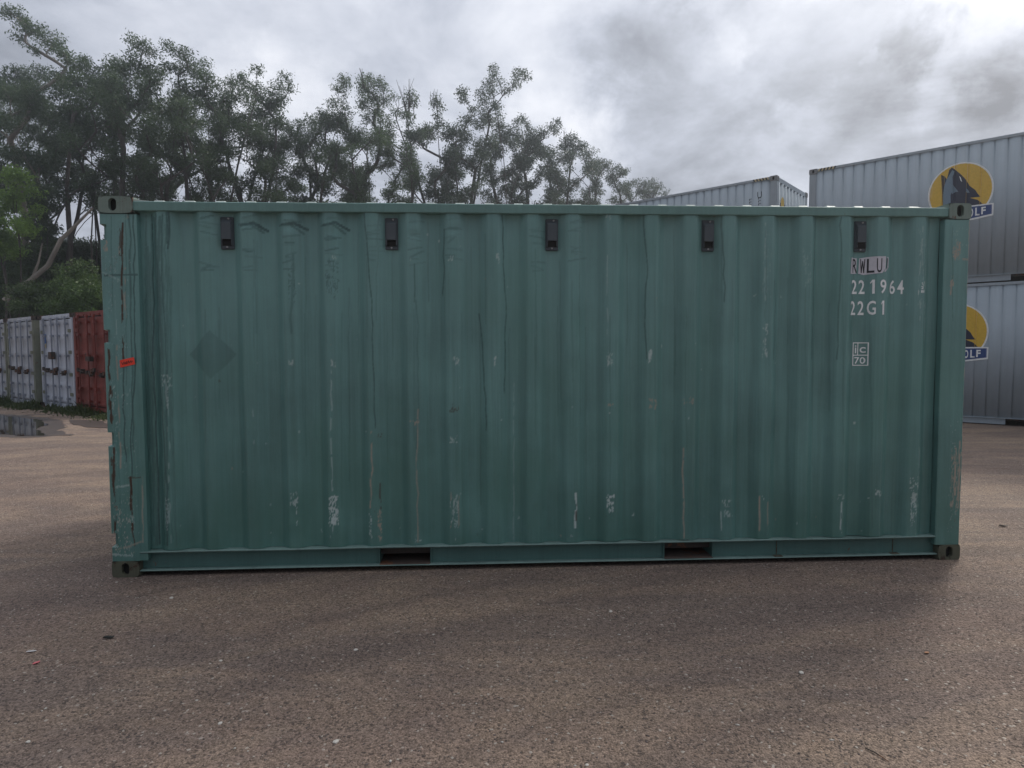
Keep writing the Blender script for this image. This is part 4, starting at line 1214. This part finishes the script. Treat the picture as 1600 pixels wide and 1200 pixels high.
def tubes(paths, nside=6):
    Vs = []; Fs = []; o = 0
    for P, Rd in paths:
        P = np.asarray(P, float); m = len(P)
        T_ = np.gradient(P, axis=0); T_ /= (np.linalg.norm(T_, axis=1)[:, None] + 1e-9)
        ref = np.array([0.3, 0.95, 0.1]); A = np.cross(T_, ref); A /= (np.linalg.norm(A, axis=1)[:, None] + 1e-9); B = np.cross(T_, A)
        ns = nside if Rd[0] > 0.05 else 4
        th = np.arange(ns) * 2 * math.pi / ns
        ringv = P[:, None, :] + (A[:, None, :] * np.cos(th)[None, :, None] + B[:, None, :] * np.sin(th)[None, :, None]) * np.asarray(Rd)[:, None, None]
        Vs.append(ringv.reshape(-1, 3))
        i, k = np.meshgrid(np.arange(m - 1), np.arange(ns), indexing='ij')
        a = i * ns + k; b = i * ns + (k + 1) % ns
        Fs.append(np.stack([a, b, b + ns, a + ns], -1).reshape(-1, 4) + o)
        o += m * ns
    return np.concatenate(Vs), np.concatenate(Fs)


def build_tree(name, label, cat, base, clumps, rng_, leafmat, barkmat, stems=3, lsize=0.17, dens=1.0, trunk_r=0.16, twigs=(), group=None, tuft=0.42, extra_paths=()):
    """clumps: world (x,y,z,r). Stems fan from the base, limbs reach every clump."""
    base = np.array(base, float)
    cl = sorted(clumps, key=lambda c_: c_[2])
    nodes = [base.copy()]; par = [-1]
    top = max(c_[2] for c_ in cl)
    # main stems
    cs = np.array([c_[:3] for c_ in cl])
    hi = [c_ for c_ in cl if c_[2] > 0.55 * top]
    rng_.shuffle(hi) if False else None
    pick = [hi[int(i)] for i in np.linspace(len(hi) - 1, len(hi) * 0.25, stems)] if len(hi) >= stems else hi
    for c_ in pick:
        tgt = np.array(c_[:3]); n = 9; prev = 0
        side = rng_.randn(3) * 0.05 * (tgt[2] - base[2]); side[2] = 0
        for i in range(1, n + 1):
            t_ = i / n
            h = base[2] + (tgt[2] - base[2]) * t_ * 0.93
            xy = base[:2] + (tgt[:2] - base[:2]) * (t_ ** 1.35)
            p_ = np.array([xy[0], xy[1], h]) + side * math.sin(t_ * math.pi) + rng_.randn(3) * np.array([.12, .12, .05])
            nodes.append(p_); par.append(prev); prev = len(nodes) - 1
    ends = []
    for c_ in cl:
        tgt = np.array(c_[:3])
        N = np.array(nodes)
        dv = tgt - N; dist = np.linalg.norm(dv, axis=1)
        cost = dist + np.where(dv[:, 2] < 0.25 * dist, 3.0 + 2 * (0.25 * dist - dv[:, 2]), 0) + (N[:, 2] < 1.5) * 3
        j = int(np.argmin(cost)); st_ = N[j]
        n = max(2, int(dist[j] / 0.7)); prev = j
        sag = rng_.randn(3) * 0.05 * dist[j]
        for i in range(1, n + 1):
            t_ = i / n
            p_ = st_ + (tgt - st_) * t_ + sag * math.sin(math.pi * t_) + np.array([0, 0, -0.10 * dist[j] * math.sin(math.pi * t_)]) + rng_.randn(3) * 0.05
            nodes.append(p_); par.append(prev); prev = len(nodes) - 1
        ends.append((prev, c_))
    tc_, tr_, tn_ = [], [], []
    for e_, c_ in ends:
        r = c_[3]
        n = max(4, int(dens * (r / tuft) ** 2 * 6.0))
        for i in range(n):
            d = rng_.randn(3); d /= np.linalg.norm(d); d[2] = d[2] * 0.8 + 0.12
            p_ = np.array(c_[:3]) + d * r * (0.45 + 0.5 * rng_.rand())
            tc_.append(p_); rr_ = tuft * (0.7 + 0.6 * rng_.rand()); tr_.append(rr_); tn_.append(int((30 + 24 * rng_.rand()) * (rr_ / tuft) ** 2 * min(1.6, (0.17 / lsize) ** 1.0)))
            if rng_.rand() < 0.6:
                nodes.append((np.array(nodes[e_]) + p_) / 2 + rng_.randn(3) * 0.06); par.append(e_)
                nodes.append(p_); par.append(len(nodes) - 2)
    nn = len(nodes); N = np.array(nodes)
    pa = np.array(par)
    for it in range(4):                                                # ease the kinks where limbs fork
        cs_ = np.zeros_like(N); cn = np.zeros(nn)
        np.add.at(cs_, pa[1:], N[1:]); np.add.at(cn, pa[1:], 1)
        ok = (cn > 0); ok[0] = False
        M2 = (N[pa] + cs_ / np.maximum(cn, 1)[:, None]) / 2
        N[ok] = N[ok] * 0.5 + M2[ok] * 0.5
    wgt = np.ones(nn) * 0.00012
    for i in range(nn - 1, 0, -1): wgt[par[i]] += wgt[i] * 0.985
    rad = wgt ** 0.62; rad = np.maximum(rad * trunk_r / rad[0], 0.010)
    kids = {}
    for i in range(1, nn): kids.setdefault(par[i], []).append(i)
    paths = []
    stack = [(0, None)]
    while stack:
        i, pr_ = stack.pop()
        path = [i] if pr_ is None else [pr_, i]
        while i in kids:
            ks = sorted(kids[i], key=lambda q: -rad[q])
            for q in ks[1:]: stack.append((q, i))
            i = ks[0]; path.append(i)
        rr_ = rad[path].copy()
        if pr_ is not None: rr_[0] = rr_[1] * 1.1
        if len(path) > 1: paths.append((N[path], rr_))
    for tw in twigs: paths.append(tw)
    paths += list(extra_paths)
    V, F = tubes(paths)
    root = thing(name, label, cat, tuple(base), 0, group)
    link('trunk', fast_mesh('trunk', V - base, F, [barkmat], True), root)
    V, F = leaf_cloud(np.array(tc_), np.array(tr_), np.array(tn_), lsize, rng_)
    link('crown', fast_mesh('crown', V - base, F, [leafmat]), root)
    global LEAF_N
    LEAF_N += len(F)
    return root


def clump_px(px, py, r_px, y, rng_, spread=1.2):
    yy = y + rng_.randn() * spread
    P = at_depth(px, py, yy)
    return (P.x, P.y, P.z, r_px * yy / FOC)


# skyline of the tree belt: for each tree, outline of its crown as clumps (pixel x, pixel y, radius) at its own distance
TREES = [
    # (base px, distance, top clumps [(x,y,r)], fill box (x0,x1,y0,y1,n,r), label, bark, stems)
    (14, 36, [(-30, 10, 16), (8, 18, 11), (30, 28, 13), (42, 42, 13), (60, 48, 14), (75, 62, 15), (90, 70, 13), (102, 84, 13), (112, 98, 9), (30, 60, 8), (58, 82, 7)], (-60, 60, 120, 260, 26, 20), 'tall pale-trunked tree at the left edge with an arching tip reaching over its neighbour', 'bark_pale', 3),
    (48, 39, [(70, 118, 15), (20, 118, 18), (45, 132, 20), (-15, 130, 20), (95, 132, 16)], (0, 120, 140, 280, 26, 20), 'dark dense tree just right of the pale trunk at the left edge', 'bark', 3),
    (100, 36, [(130, 95, 12), (120, 106, 13), (142, 108, 12), (112, 125, 16), (150, 122, 14)], (75, 175, 130, 290, 30, 19), 'dark tree with a small rounded top, second crown from the left', 'bark', 4),
    (150, 38, [(168, 110, 14), (180, 105, 14), (155, 140, 17), (190, 135, 18)], (125, 215, 145, 270, 22, 18), 'bushy tree with a low rounded crown left of the feathery spike', 'bark', 3),
    (188, 35, [(206, 62, 9), (214, 72, 10), (226, 76, 10), (240, 84, 7), (203, 88, 10), (215, 98, 14), (188, 100, 12), (200, 112, 16), (230, 108, 13), (176, 115, 10)], (160, 250, 125, 280, 26, 18), 'slim tree whose feathery spiked top leans right, above the left corner casting', 'bark', 3),
    (235, 36, [(265, 70, 6), (272, 78, 8), (285, 82, 9), (262, 100, 10), (290, 98, 11), (275, 112, 12), (250, 112, 10), (300, 105, 9)], (225, 310, 125, 290, 24, 17), 'open tree with a twin-tipped top, first right of the spiked one', 'bark', 3),
    (292, 37, [(315, 102, 10), (325, 118, 11), (308, 122, 13), (335, 132, 9), (318, 140, 14), (300, 150, 14)], (280, 350, 150, 290, 20, 17), 'narrow tree sloping down to the first gap of sky', 'bark', 3),
    (255, 41, [(255, 170, 18), (280, 185, 18), (300, 205, 20), (270, 225, 20)], (235, 320, 180, 300, 16, 19), 'ivy-hung tree trunk thick with green in front of the first gap of sky', 'leafy', 2),
    (352, 38, [(401, 112, 7), (378, 124, 10), (365, 134, 11), (392, 134, 12), (372, 148, 15), (402, 146, 14), (355, 158, 13)], (345, 420, 160, 290, 26, 18), 'rounded tree with a single tuft sticking up from its top', 'bark', 3),
    (392, 39, [(448, 122, 7), (438, 132, 9), (425, 142, 11), (452, 138, 5), (432, 160, 11), (445, 155, 8), (415, 162, 14), (430, 182, 12)], (395, 455, 180, 290, 16, 16), 'tree leaning right with a plume at its upper right', 'bark', 3),
    (470, 42, [(448, 200, 11), (465, 200, 12), (485, 190, 12), (500, 182, 12), (475, 215, 14), (510, 195, 13)], (440, 520, 215, 300, 18, 16), 'low tree filling the dip in the skyline', 'bark', 4),
    (520, 41, [(535, 128, 9), (532, 145, 10), (530, 162, 8), (518, 162, 5), (545, 135, 9), (540, 175, 10), (525, 192, 14), (510, 198, 11)], (500, 560, 195, 295, 18, 16), 'tall thin tree with a columnar leafy top, left half of the twin crown', 'bark', 2),
    (552, 42, [(568, 126, 9), (580, 124, 9), (592, 132, 10), (572, 140, 13), (600, 136, 6), (585, 152, 14), (565, 160, 12), (590, 172, 12), (578, 186, 11), (604, 158, 5)], (545, 600, 190, 300, 14, 15), 'tree with a heavy dark crown, right half of the twin crown', 'bark', 2),
    (638, 43, [(640, 148, 8), (634, 165, 8), (642, 160, 8), (632, 182, 9), (640, 192, 9), (614, 152, 6), (616, 175, 7), (610, 195, 9), (636, 210, 9)], (600, 660, 205, 300, 18, 13), 'thin tree with bare dead twigs pointing up from its tip', 'bark', 2),
    (668, 45, [(680, 158, 5), (684, 168, 6), (682, 184, 6), (688, 196, 8), (672, 205, 10), (656, 212, 11), (700, 208, 10)], (648, 710, 215, 300, 18, 14), 'tree with one narrow spire of leaves near the middle of the belt', 'bark', 3),
    (738, 45, [(769, 106, 5), (771, 116, 6), (812, 112, 6), (820, 120, 6), (806, 122, 6), (765, 130, 8), (779, 128, 7), (800, 136, 8), (790, 142, 7), (752, 142, 8), (770, 146, 9), (718, 146, 5), (724, 142, 5), (725, 155, 4), (755, 158, 9), (773, 166, 10), (760, 180, 10), (742, 175, 8), (733, 185, 9), (750, 195, 11), (725, 200, 9), (768, 188, 8)], (700, 770, 205, 300, 18, 14), 'tallest tree in the middle of the belt, a forked limb leaning right', 'bark', 3),
    (790, 48, [(781, 184, 6), (786, 198, 8), (775, 205, 9), (800, 205, 8), (792, 215, 10), (812, 215, 8), (772, 220, 10)], (765, 820, 218, 300, 16, 13), 'low rounded tree right of the forked one', 'bark', 3),
    (828, 49, [(810, 192, 6), (814, 186, 5), (822, 195, 7), (828, 208, 7), (838, 215, 7), (850, 206, 7), (862, 200, 6), (845, 212, 7), (871, 193, 4), (868, 205, 5), (840, 228, 10)], (810, 870, 225, 300, 18, 12), 'tree with two small knobs of leaves sticking out at its right', 'bark', 3),
    (880, 51, [(885, 218, 6), (898, 214, 6), (890, 226, 8), (905, 228, 8), (878, 232, 9), (908, 244, 7), (915, 250, 6)], (865, 920, 235, 305, 18, 11), 'hazy tree where the skyline starts to drop to the right', 'bark', 3),
    (930, 54, [(928, 252, 7), (940, 256, 7), (920, 262, 8), (950, 258, 8), (938, 268, 9), (965, 262, 7), (974, 270, 7)], (915, 985, 270, 310, 16, 10), 'pale hazy tree on the downslope of the skyline', 'bark', 3),
    (985, 58, [(985, 286, 6), (996, 284, 6), (1008, 288, 7), (1020, 286, 6), (1029, 291, 5), (1000, 298, 9), (1022, 302, 8), (1040, 304, 6), (978, 292, 6)], (975, 1035, 298, 318, 12, 9), 'farthest low tree at the right end of the belt, beside the grey roofline', 'bark', 3),
]
for ti, (bx, yd, top, fill, lab, bark, stems) in enumerate(TREES):
    rg = np.random.RandomState(100 + ti)
    cl = [clump_px(x, y, r * 1.05, yd, rg, 0.6) for x, y, r in top]
    x0, x1, y0, y1, n, r = fill
    x0 -= 10; x1 += 10; n = int(n * (1.25 if ti < 9 else 1.5)); y0 -= 6 if ti else -8; y1 += 38
    for i in range(n):
        t_ = (i + rg.rand()) / n
        cl.append(clump_px(x0 + (x1 - x0) * rg.rand(), y0 + (y1 - y0) * t_ ** 0.9, r * (0.6 + 0.6 * rg.rand()) * (1.0 - 0.15 * t_), yd, rg, 1.6))
    B = at_depth(bx, 500, yd); B.z = 0
    tw = []
    if ti == 13:
        for k in range(12):
            a = np.array(at_depth(636 + rg.randn() * 6, 185, yd)); b_ = np.array(at_depth(618 + 34 * rg.rand(), 122 + 28 * rg.rand(), yd + rg.randn() * .3))
            m_ = (a + b_) / 2 + rg.randn(3) * 0.15
            tw.append((np.array([a, m_, b_]), [0.035, 0.022, 0.010]))
    if ti in (14, 18, 12):
        for k in range(4):
            x_ = top[0][0] + rg.randn() * 8
            x_ = top[0][0] + rg.randn() * 2; a = np.array(at_depth(x_, top[0][1] + 12, yd)); b_ = np.array(at_depth(x_ + rg.randn() * 5, top[0][1] - 12 - 8 * rg.rand(), yd))
            tw.append((np.array([a, (a + b_) / 2 + rg.randn(3) * .1, b_]), [0.03, 0.02, 0.01]))
    if ti == 0:
        # the pale curved limb that leans over to the right, low down
        pts = [(8, 470), (20, 455), (45, 440), (75, 415), (95, 375), (120, 350), (145, 325)]
        pth = np.array([np.array(at_depth(x, y, 30 + i * 0.1)) for i, (x, y) in enumerate(pts)])
        tw.append((pth, [0.15, 0.13, 0.12, 0.11, 0.10, 0.075, 0.05]))
        pts = [(50, 436), (60, 410), (66, 380)]
        tw.append((np.array([np.array(at_depth(x, y, 31)) for x, y in pts]), [0.07, 0.05, 0.03]))
    far = yd > 44
    build_tree('forest_tree', lab, 'tree', B, cl, rg, M['leaf_far'] if far else (M['leaf_dark'] if bark == 'leafy' else M['leaf']), M['bark_pale' if bark == 'bark_pale' else 'bark'], stems,
               0.145 if not far else 0.165, 1.15, 0.20 if ti else 0.30, tw, 'trees of the belt behind the containers')

# lower growth behind the row of containers
def build_bush(name, label, y, clumps, leafmat, seed, lsize=0.15, dens=1.0, group='bushes below the tree belt', tuft=0.36):
    rg = np.random.RandomState(seed)
    cl = [clump_px(x, yy, r, y, rg, 0.8) for x, yy, r in clumps]
    xs_ = [c_[0] for c_ in cl]; ys_ = [c_[1] for c_ in cl]
    return build_tree(name, label, 'bush', (sum(xs_) / len(xs_), sum(ys_) / len(ys_), 0), cl, rg, leafmat, M['bark'], 3, lsize, dens, 0.08, (), group, tuft)


def box_clumps(x0, x1, y0, y1, n, r, seed):
    q = random.Random(seed)
    return [(q.uniform(x0, x1), q.uniform(y0, y1), r * q.uniform(0.7, 1.3)) for _ in range(n)]


build_bush('vine_thicket', 'bright green climbing leaves draped over the pale trunk at the left edge', 31, box_clumps(-30, 40, 275, 400, 26, 15, 1) + [(20, 268, 12), (48, 300, 12), (62, 330, 12), (50, 360, 14)], M['leaf_vine'], 31, 0.17)
build_bush('vine_thicket', 'dark hanging curtain of creeper right of the pale trunk', 35, box_clumps(40, 80, 290, 430, 24, 14, 2), M['leaf_dark'], 32, 0.16)
build_bush('shrub', 'rounded leafy shrub above the red container, beside the green post', 27, box_clumps(85, 165, 440, 492, 30, 15, 3) + [(110, 425, 14), (128, 418, 12), (142, 430, 14), (95, 440, 12)], M['leaf_mid'], 33, 0.13, 1.1)
build_bush('shrub', 'dark shrub above the white containers with a bright lower fringe', 28, box_clumps(25, 95, 450, 496, 24, 14, 4), M['leaf_dark'], 34, 0.13, 1.1)
build_bush('shrub', 'low shrub behind the leftmost container at the photo edge', 33, box_clumps(-60, 25, 430, 496, 26, 17, 5), M['leaf_dark'], 35, 0.15, 1.1)
build_bush('shrub', 'dull shrub filling the shade under the leaning limb', 38, box_clumps(-20, 130, 385, 490, 50, 20, 6), M['leaf'], 36, 0.17, 1.3)
build_bush('shrub', 'grey leafless-looking bush seen beside the left post below the sky gap', 40, box_clumps(120, 200, 385, 480, 34, 18, 7), M['leaf'], 37, 0.17, 1.2)
for i, (x0, x1, yd) in enumerate([(200, 330, 40), (330, 460, 42), (460, 590, 45), (590, 720, 47), (720, 850, 51), (850, 980, 56)]):
    lab = ['bush behind the left end of the green container', 'bush behind the second vent from the left', 'bush behind the left fork pocket', 'bush behind the middle of the green container', 'hazy bush behind the fourth vent', 'hazy bush behind the far end of the grey roofline'][i]
    build_bush('shrub', lab, yd, box_clumps(x0, x1, 330, 480, 30, 26, 20 + i), M['leaf_dark'] if i < 3 else M['leaf_far'], 40 + i, 0.22, 0.8, 'bushes hidden behind the green container', 0.5)

# ---------------------------------------------------------------- weeds at the foot of the row
rg = np.random.RandomState(77)
n = 5200
k = rg.rand(n) * 13 - 9.5
d = np.abs(rg.randn(n)) * 0.28
P = np.array([RX, RY, 0])[None, :] + np.outer(k, np.array(rd)) - np.outer(d + 0.02 + 0.26 * (k < -1.5 * 1), np.array(rn))
h = (0.05 + 0.20 * rg.rand(n) ** 2) * np.exp(-d * 1.6) * (0.5 + 0.9 * (np.sin(k * 2.3) * .5 + .5))
an = rg.rand(n) * 6.283; lean = rg.randn(n, 2) * 0.35
tx = np.stack([np.cos(an), np.sin(an), np.zeros(n)], 1) * (0.010 + 0.012 * rg.rand(n))[:, None]
tip = P + np.stack([lean[:, 0] * h, lean[:, 1] * h, h], 1)
mid = P * 0.5 + tip * 0.5 + np.array([0, 0, 0.01])
V = np.stack([P - tx, P + tx, mid + tx * 1.3, tip], 1).reshape(-1, 3)
F = np.arange(4 * n).reshape(n, 4)
link('weeds', fast_mesh('weeds', V, F, [M['grass']]), label='low weeds growing along the foot of the container row', category='weeds', kind='stuff')

# ---------------------------------------------------------------- loose stones and litter
def stone_arrays(P, S, rg):
    t_ = np.array([[0, 0, 1], [1, 0, 0.1], [0.3, 0.95, 0], [-0.8, 0.6, 0.15], [-0.8, -0.6, 0], [0.3, -0.95, 0.12], [0, 0, -0.5]])
    f_ = np.array([[0, 1, 2], [0, 2, 3], [0, 3, 4], [0, 4, 5], [0, 5, 1], [6, 2, 1], [6, 3, 2], [6, 4, 3], [6, 5, 4], [6, 1, 5]])
    n = len(P)
    a = rg.rand(n) * 6.283; c_, s_ = np.cos(a), np.sin(a)
    v = t_[None] * (0.75 + 0.5 * rg.rand(n, 7, 1)) * np.stack([S * (0.8 + .6 * rg.rand(n)), S * 0.8, S * 0.45], 1)[:, None, :]
    x = v[..., 0] * c_[:, None] - v[..., 1] * s_[:, None]; y = v[..., 0] * s_[:, None] + v[..., 1] * c_[:, None]
    V = np.stack([x, y, v[..., 2]], -1) + P[:, None, :]
    F = f_[None] + (np.arange(n) * 7)[:, None, None]
    return V.reshape(-1, 3), F.reshape(-1, 3)


def scatter(n, rg, zmin=1.5, zmax=16):
    y = zmin * (zmax / zmin) ** (rg.rand(n) ** 0.9)
    x = (rg.rand(n) * 2 - 1) * y * 0.95
    P = np.stack([x, y, np.zeros(n)], 1)
    # not inside the green container
    u = (P[:, 0] - GX) * math.cos(GA) + (P[:, 1] - GY) * math.sin(GA); v = -(P[:, 0] - GX) * math.sin(GA) + (P[:, 1] - GY) * math.cos(GA)
    q = (P[:, :2] - np.array([RX, RY])) @ np.array([rn.x, rn.y]); q2 = (P[:, :2] - np.array([SX, SY])) @ np.array([-math.sin(SA), math.cos(SA)])
    ok = ~((u > -0.05) & (u < 6.1) & (v > -0.03) & (v < 2.5)) & (q < -0.4) & (q2 < -0.05)
    return P[ok]


M['grit'] = flat_mat('dark grit', (0.13, 0.11, 0.105), 0.85, 0.5)
M['grit_b'] = flat_mat('brown grit', (0.27, 0.215, 0.18), 0.85, 0.4)
M['stone_w'] = flat_mat('pale quartz chips', (0.58, 0.55, 0.50), 0.7, 0.2)
for nm, n, s0, s1, mt, sd_, lab in (('grit', 16000, 0.0022, 0.0055, 'grit', 1, 'dark loose grit strewn over the yard surface'), ('grit', 16000, 0.002, 0.005, 'grit_b', 2, 'brown loose grit strewn over the yard surface'),
                              ('pale_chips', 420, 0.003, 0.0085, 'stone_w', 3, 'small pale stone chips scattered over the yard')):
    rg = np.random.RandomState(200 + sd_)
    P = scatter(n, rg); P[:, 2] = 0.0008
    S = (s0 + (s1 - s0) * rg.rand(len(P)) ** 2.2) * (1 + 0.05 * P[:, 1])
    V, F = stone_arrays(P, S, rg)
    link(nm, fast_mesh(nm, V, F, [M[mt]]), label=lab, category='gravel', kind='stuff')
# single pebbles big enough to point at
PEB = [((525, 1160), 5.5, 'largest white pebble, near the bottom edge left of centre'), ((344, 1131), 4, 'white pebble left of the largest one'), ((556, 1016), 3.5, 'white pebble below the middle of the left fork pocket'),
       ((268, 935), 3.5, 'white pebble just in front of the left end of the green container'), ((1252, 1052), 4.5, 'flat white pebble in front of the right half of the green container'), ((345, 1033), 3, 'small white pebble above the brown tyre mark at left'),
       ((917, 1200 - 4), 3.5, 'white pebble at the bottom edge right of the middle'), ((1416, 1063), 3, 'small white pebble right of the flat one'), ((954, 956), 3, 'white pebble in front of the container right of the middle'), ((44, 1160), 4, 'elongated white pebble in the lower left corner')]
for (px, py), r_, lab in PEB:
    r_ *= 0.78
    rg = np.random.RandomState(px)
    c_ = on_ground(px, min(py, 1196)); s_ = r_ * c_.y / FOC
    bm = bmesh.new(); bmesh.ops.create_icosphere(bm, subdivisions=2, radius=1)
    for v in bm.verts:
        v.co *= 1 + 0.12 * math.sin(v.co.x * 3 + px) * math.cos(v.co.y * 4 + py) + random.uniform(-.05, .05)
        v.co.x *= s_ * 1.25; v.co.y *= s_; v.co.z *= s_ * 0.6
    me = bpy.data.meshes.new('pebble'); bm.to_mesh(me); bm.free(); me.materials.append(M['stone_w'])
    thing('pebble', lab, 'pebble', (c_.x, c_.y, s_ * 0.35), random.random() * 3, 'white pebbles on the yard', me)
# dark crumpled leaf, pink scrap, white butt, twig
def blade(name, lab, cat, px, py, ln, wd, col, rz, curl=0.3):
    c_ = on_ground(px, py); m = flat_mat(name + ' surface', col, 0.7, 0.2)
    V = []; F = []; n = 8
    for i in range(n + 1):
        t_ = i / n; w_ = wd * math.sin(math.pi * (0.08 + 0.88 * t_)) ** 0.7
        for j, s_ in enumerate((-1, 0, 1)):
            V.append(((t_ - 0.5) * ln, s_ * w_ / 2, 0.004 + curl * ln * (0.35 * abs(t_ - 0.45) + 0.3 * (s_ != 0) * (0.5 + 0.5 * math.sin(5 * t_)))))
    for i in range(n):
        for j in range(2): F.append([i * 3 + j, (i + 1) * 3 + j, (i + 1) * 3 + j + 1, i * 3 + j + 1])
    me = mesh_from(name, V + [(x, y, z - 0.002) for x, y, z in V], F + [[q + len(V) for q in f[::-1]] for f in F], [m], True)
    thing(name, lab, cat, (c_.x, c_.y, 0.001), rz, None, me)


blade('dry_leaf', 'dark curled leaf lying on the gravel left of the container foot', 'leaf', 170, 998, 0.055, 0.026, (0.02, 0.022, 0.02), 0.2, 0.5)
blade('dry_leaf', 'dark dead leaf on the sunlit gravel right of the container', 'leaf', 1568, 823, 0.075, 0.03, (0.035, 0.022, 0.018), -0.1, 0.4)
blade('dry_leaf', 'orange brown leaf in the lower right foreground', 'leaf', 1448, 1021, 0.03, 0.016, (0.35, 0.17, 0.09), 0.4, 0.2)
blade('paper_scrap', 'pink paper scrap below the white one at the left edge', 'litter', 57, 1037, 0.035, 0.018, (0.70, 0.18, 0.20), 1.3, 0.25)
blade('paper_scrap', 'white paper scrap at the left edge, above the pink one', 'litter', 49, 1019, 0.045, 0.012, (0.75, 0.74, 0.74), 0.35, 0.15)
a = on_ground(1352, 1170); b_ = on_ground(1388, 1191)
g = Geo().tube([(0, 0, 0.004), ((b_ - a).x * .5, (b_ - a).y * .5 + 0.004, 0.007), ((b_ - a).x, (b_ - a).y, 0.004)], [0.0022, 0.0025, 0.0012], 6)
thing('twig', 'thin dark twig lying in the lower right foreground', 'twig', (a.x, a.y, 0), 0, None, g.mesh('twig', [M['darkiron']]))
# ---------------------------------------------------------------- glare haze volume, added to imitate lens glare towards the sun
g = Geo().box((-45, -6, -1), (32, 68, 30))
hz = bpy.data.materials.new('glare haze'); hz.use_nodes = True
ht = NT(hz.node_tree); hz.node_tree.nodes.clear()
pv = ht.n('ShaderNodeVolumePrincipled')
pv.inputs['Color'].default_value = (0.86, 0.93, 1.0, 1); pv.inputs['Density'].default_value = 0.0024; pv.inputs['Anisotropy'].default_value = 0.78
ho = ht.n('ShaderNodeOutputMaterial'); ht.l(pv.outputs[0], ho.inputs['Volume'])
link('glare_haze', g.mesh('glare_haze', [hz]), kind='stuff', label='thin glare haze over the yard, added to imitate lens glare', category='glare_haze')
print('leaf quads', LEAF_N)
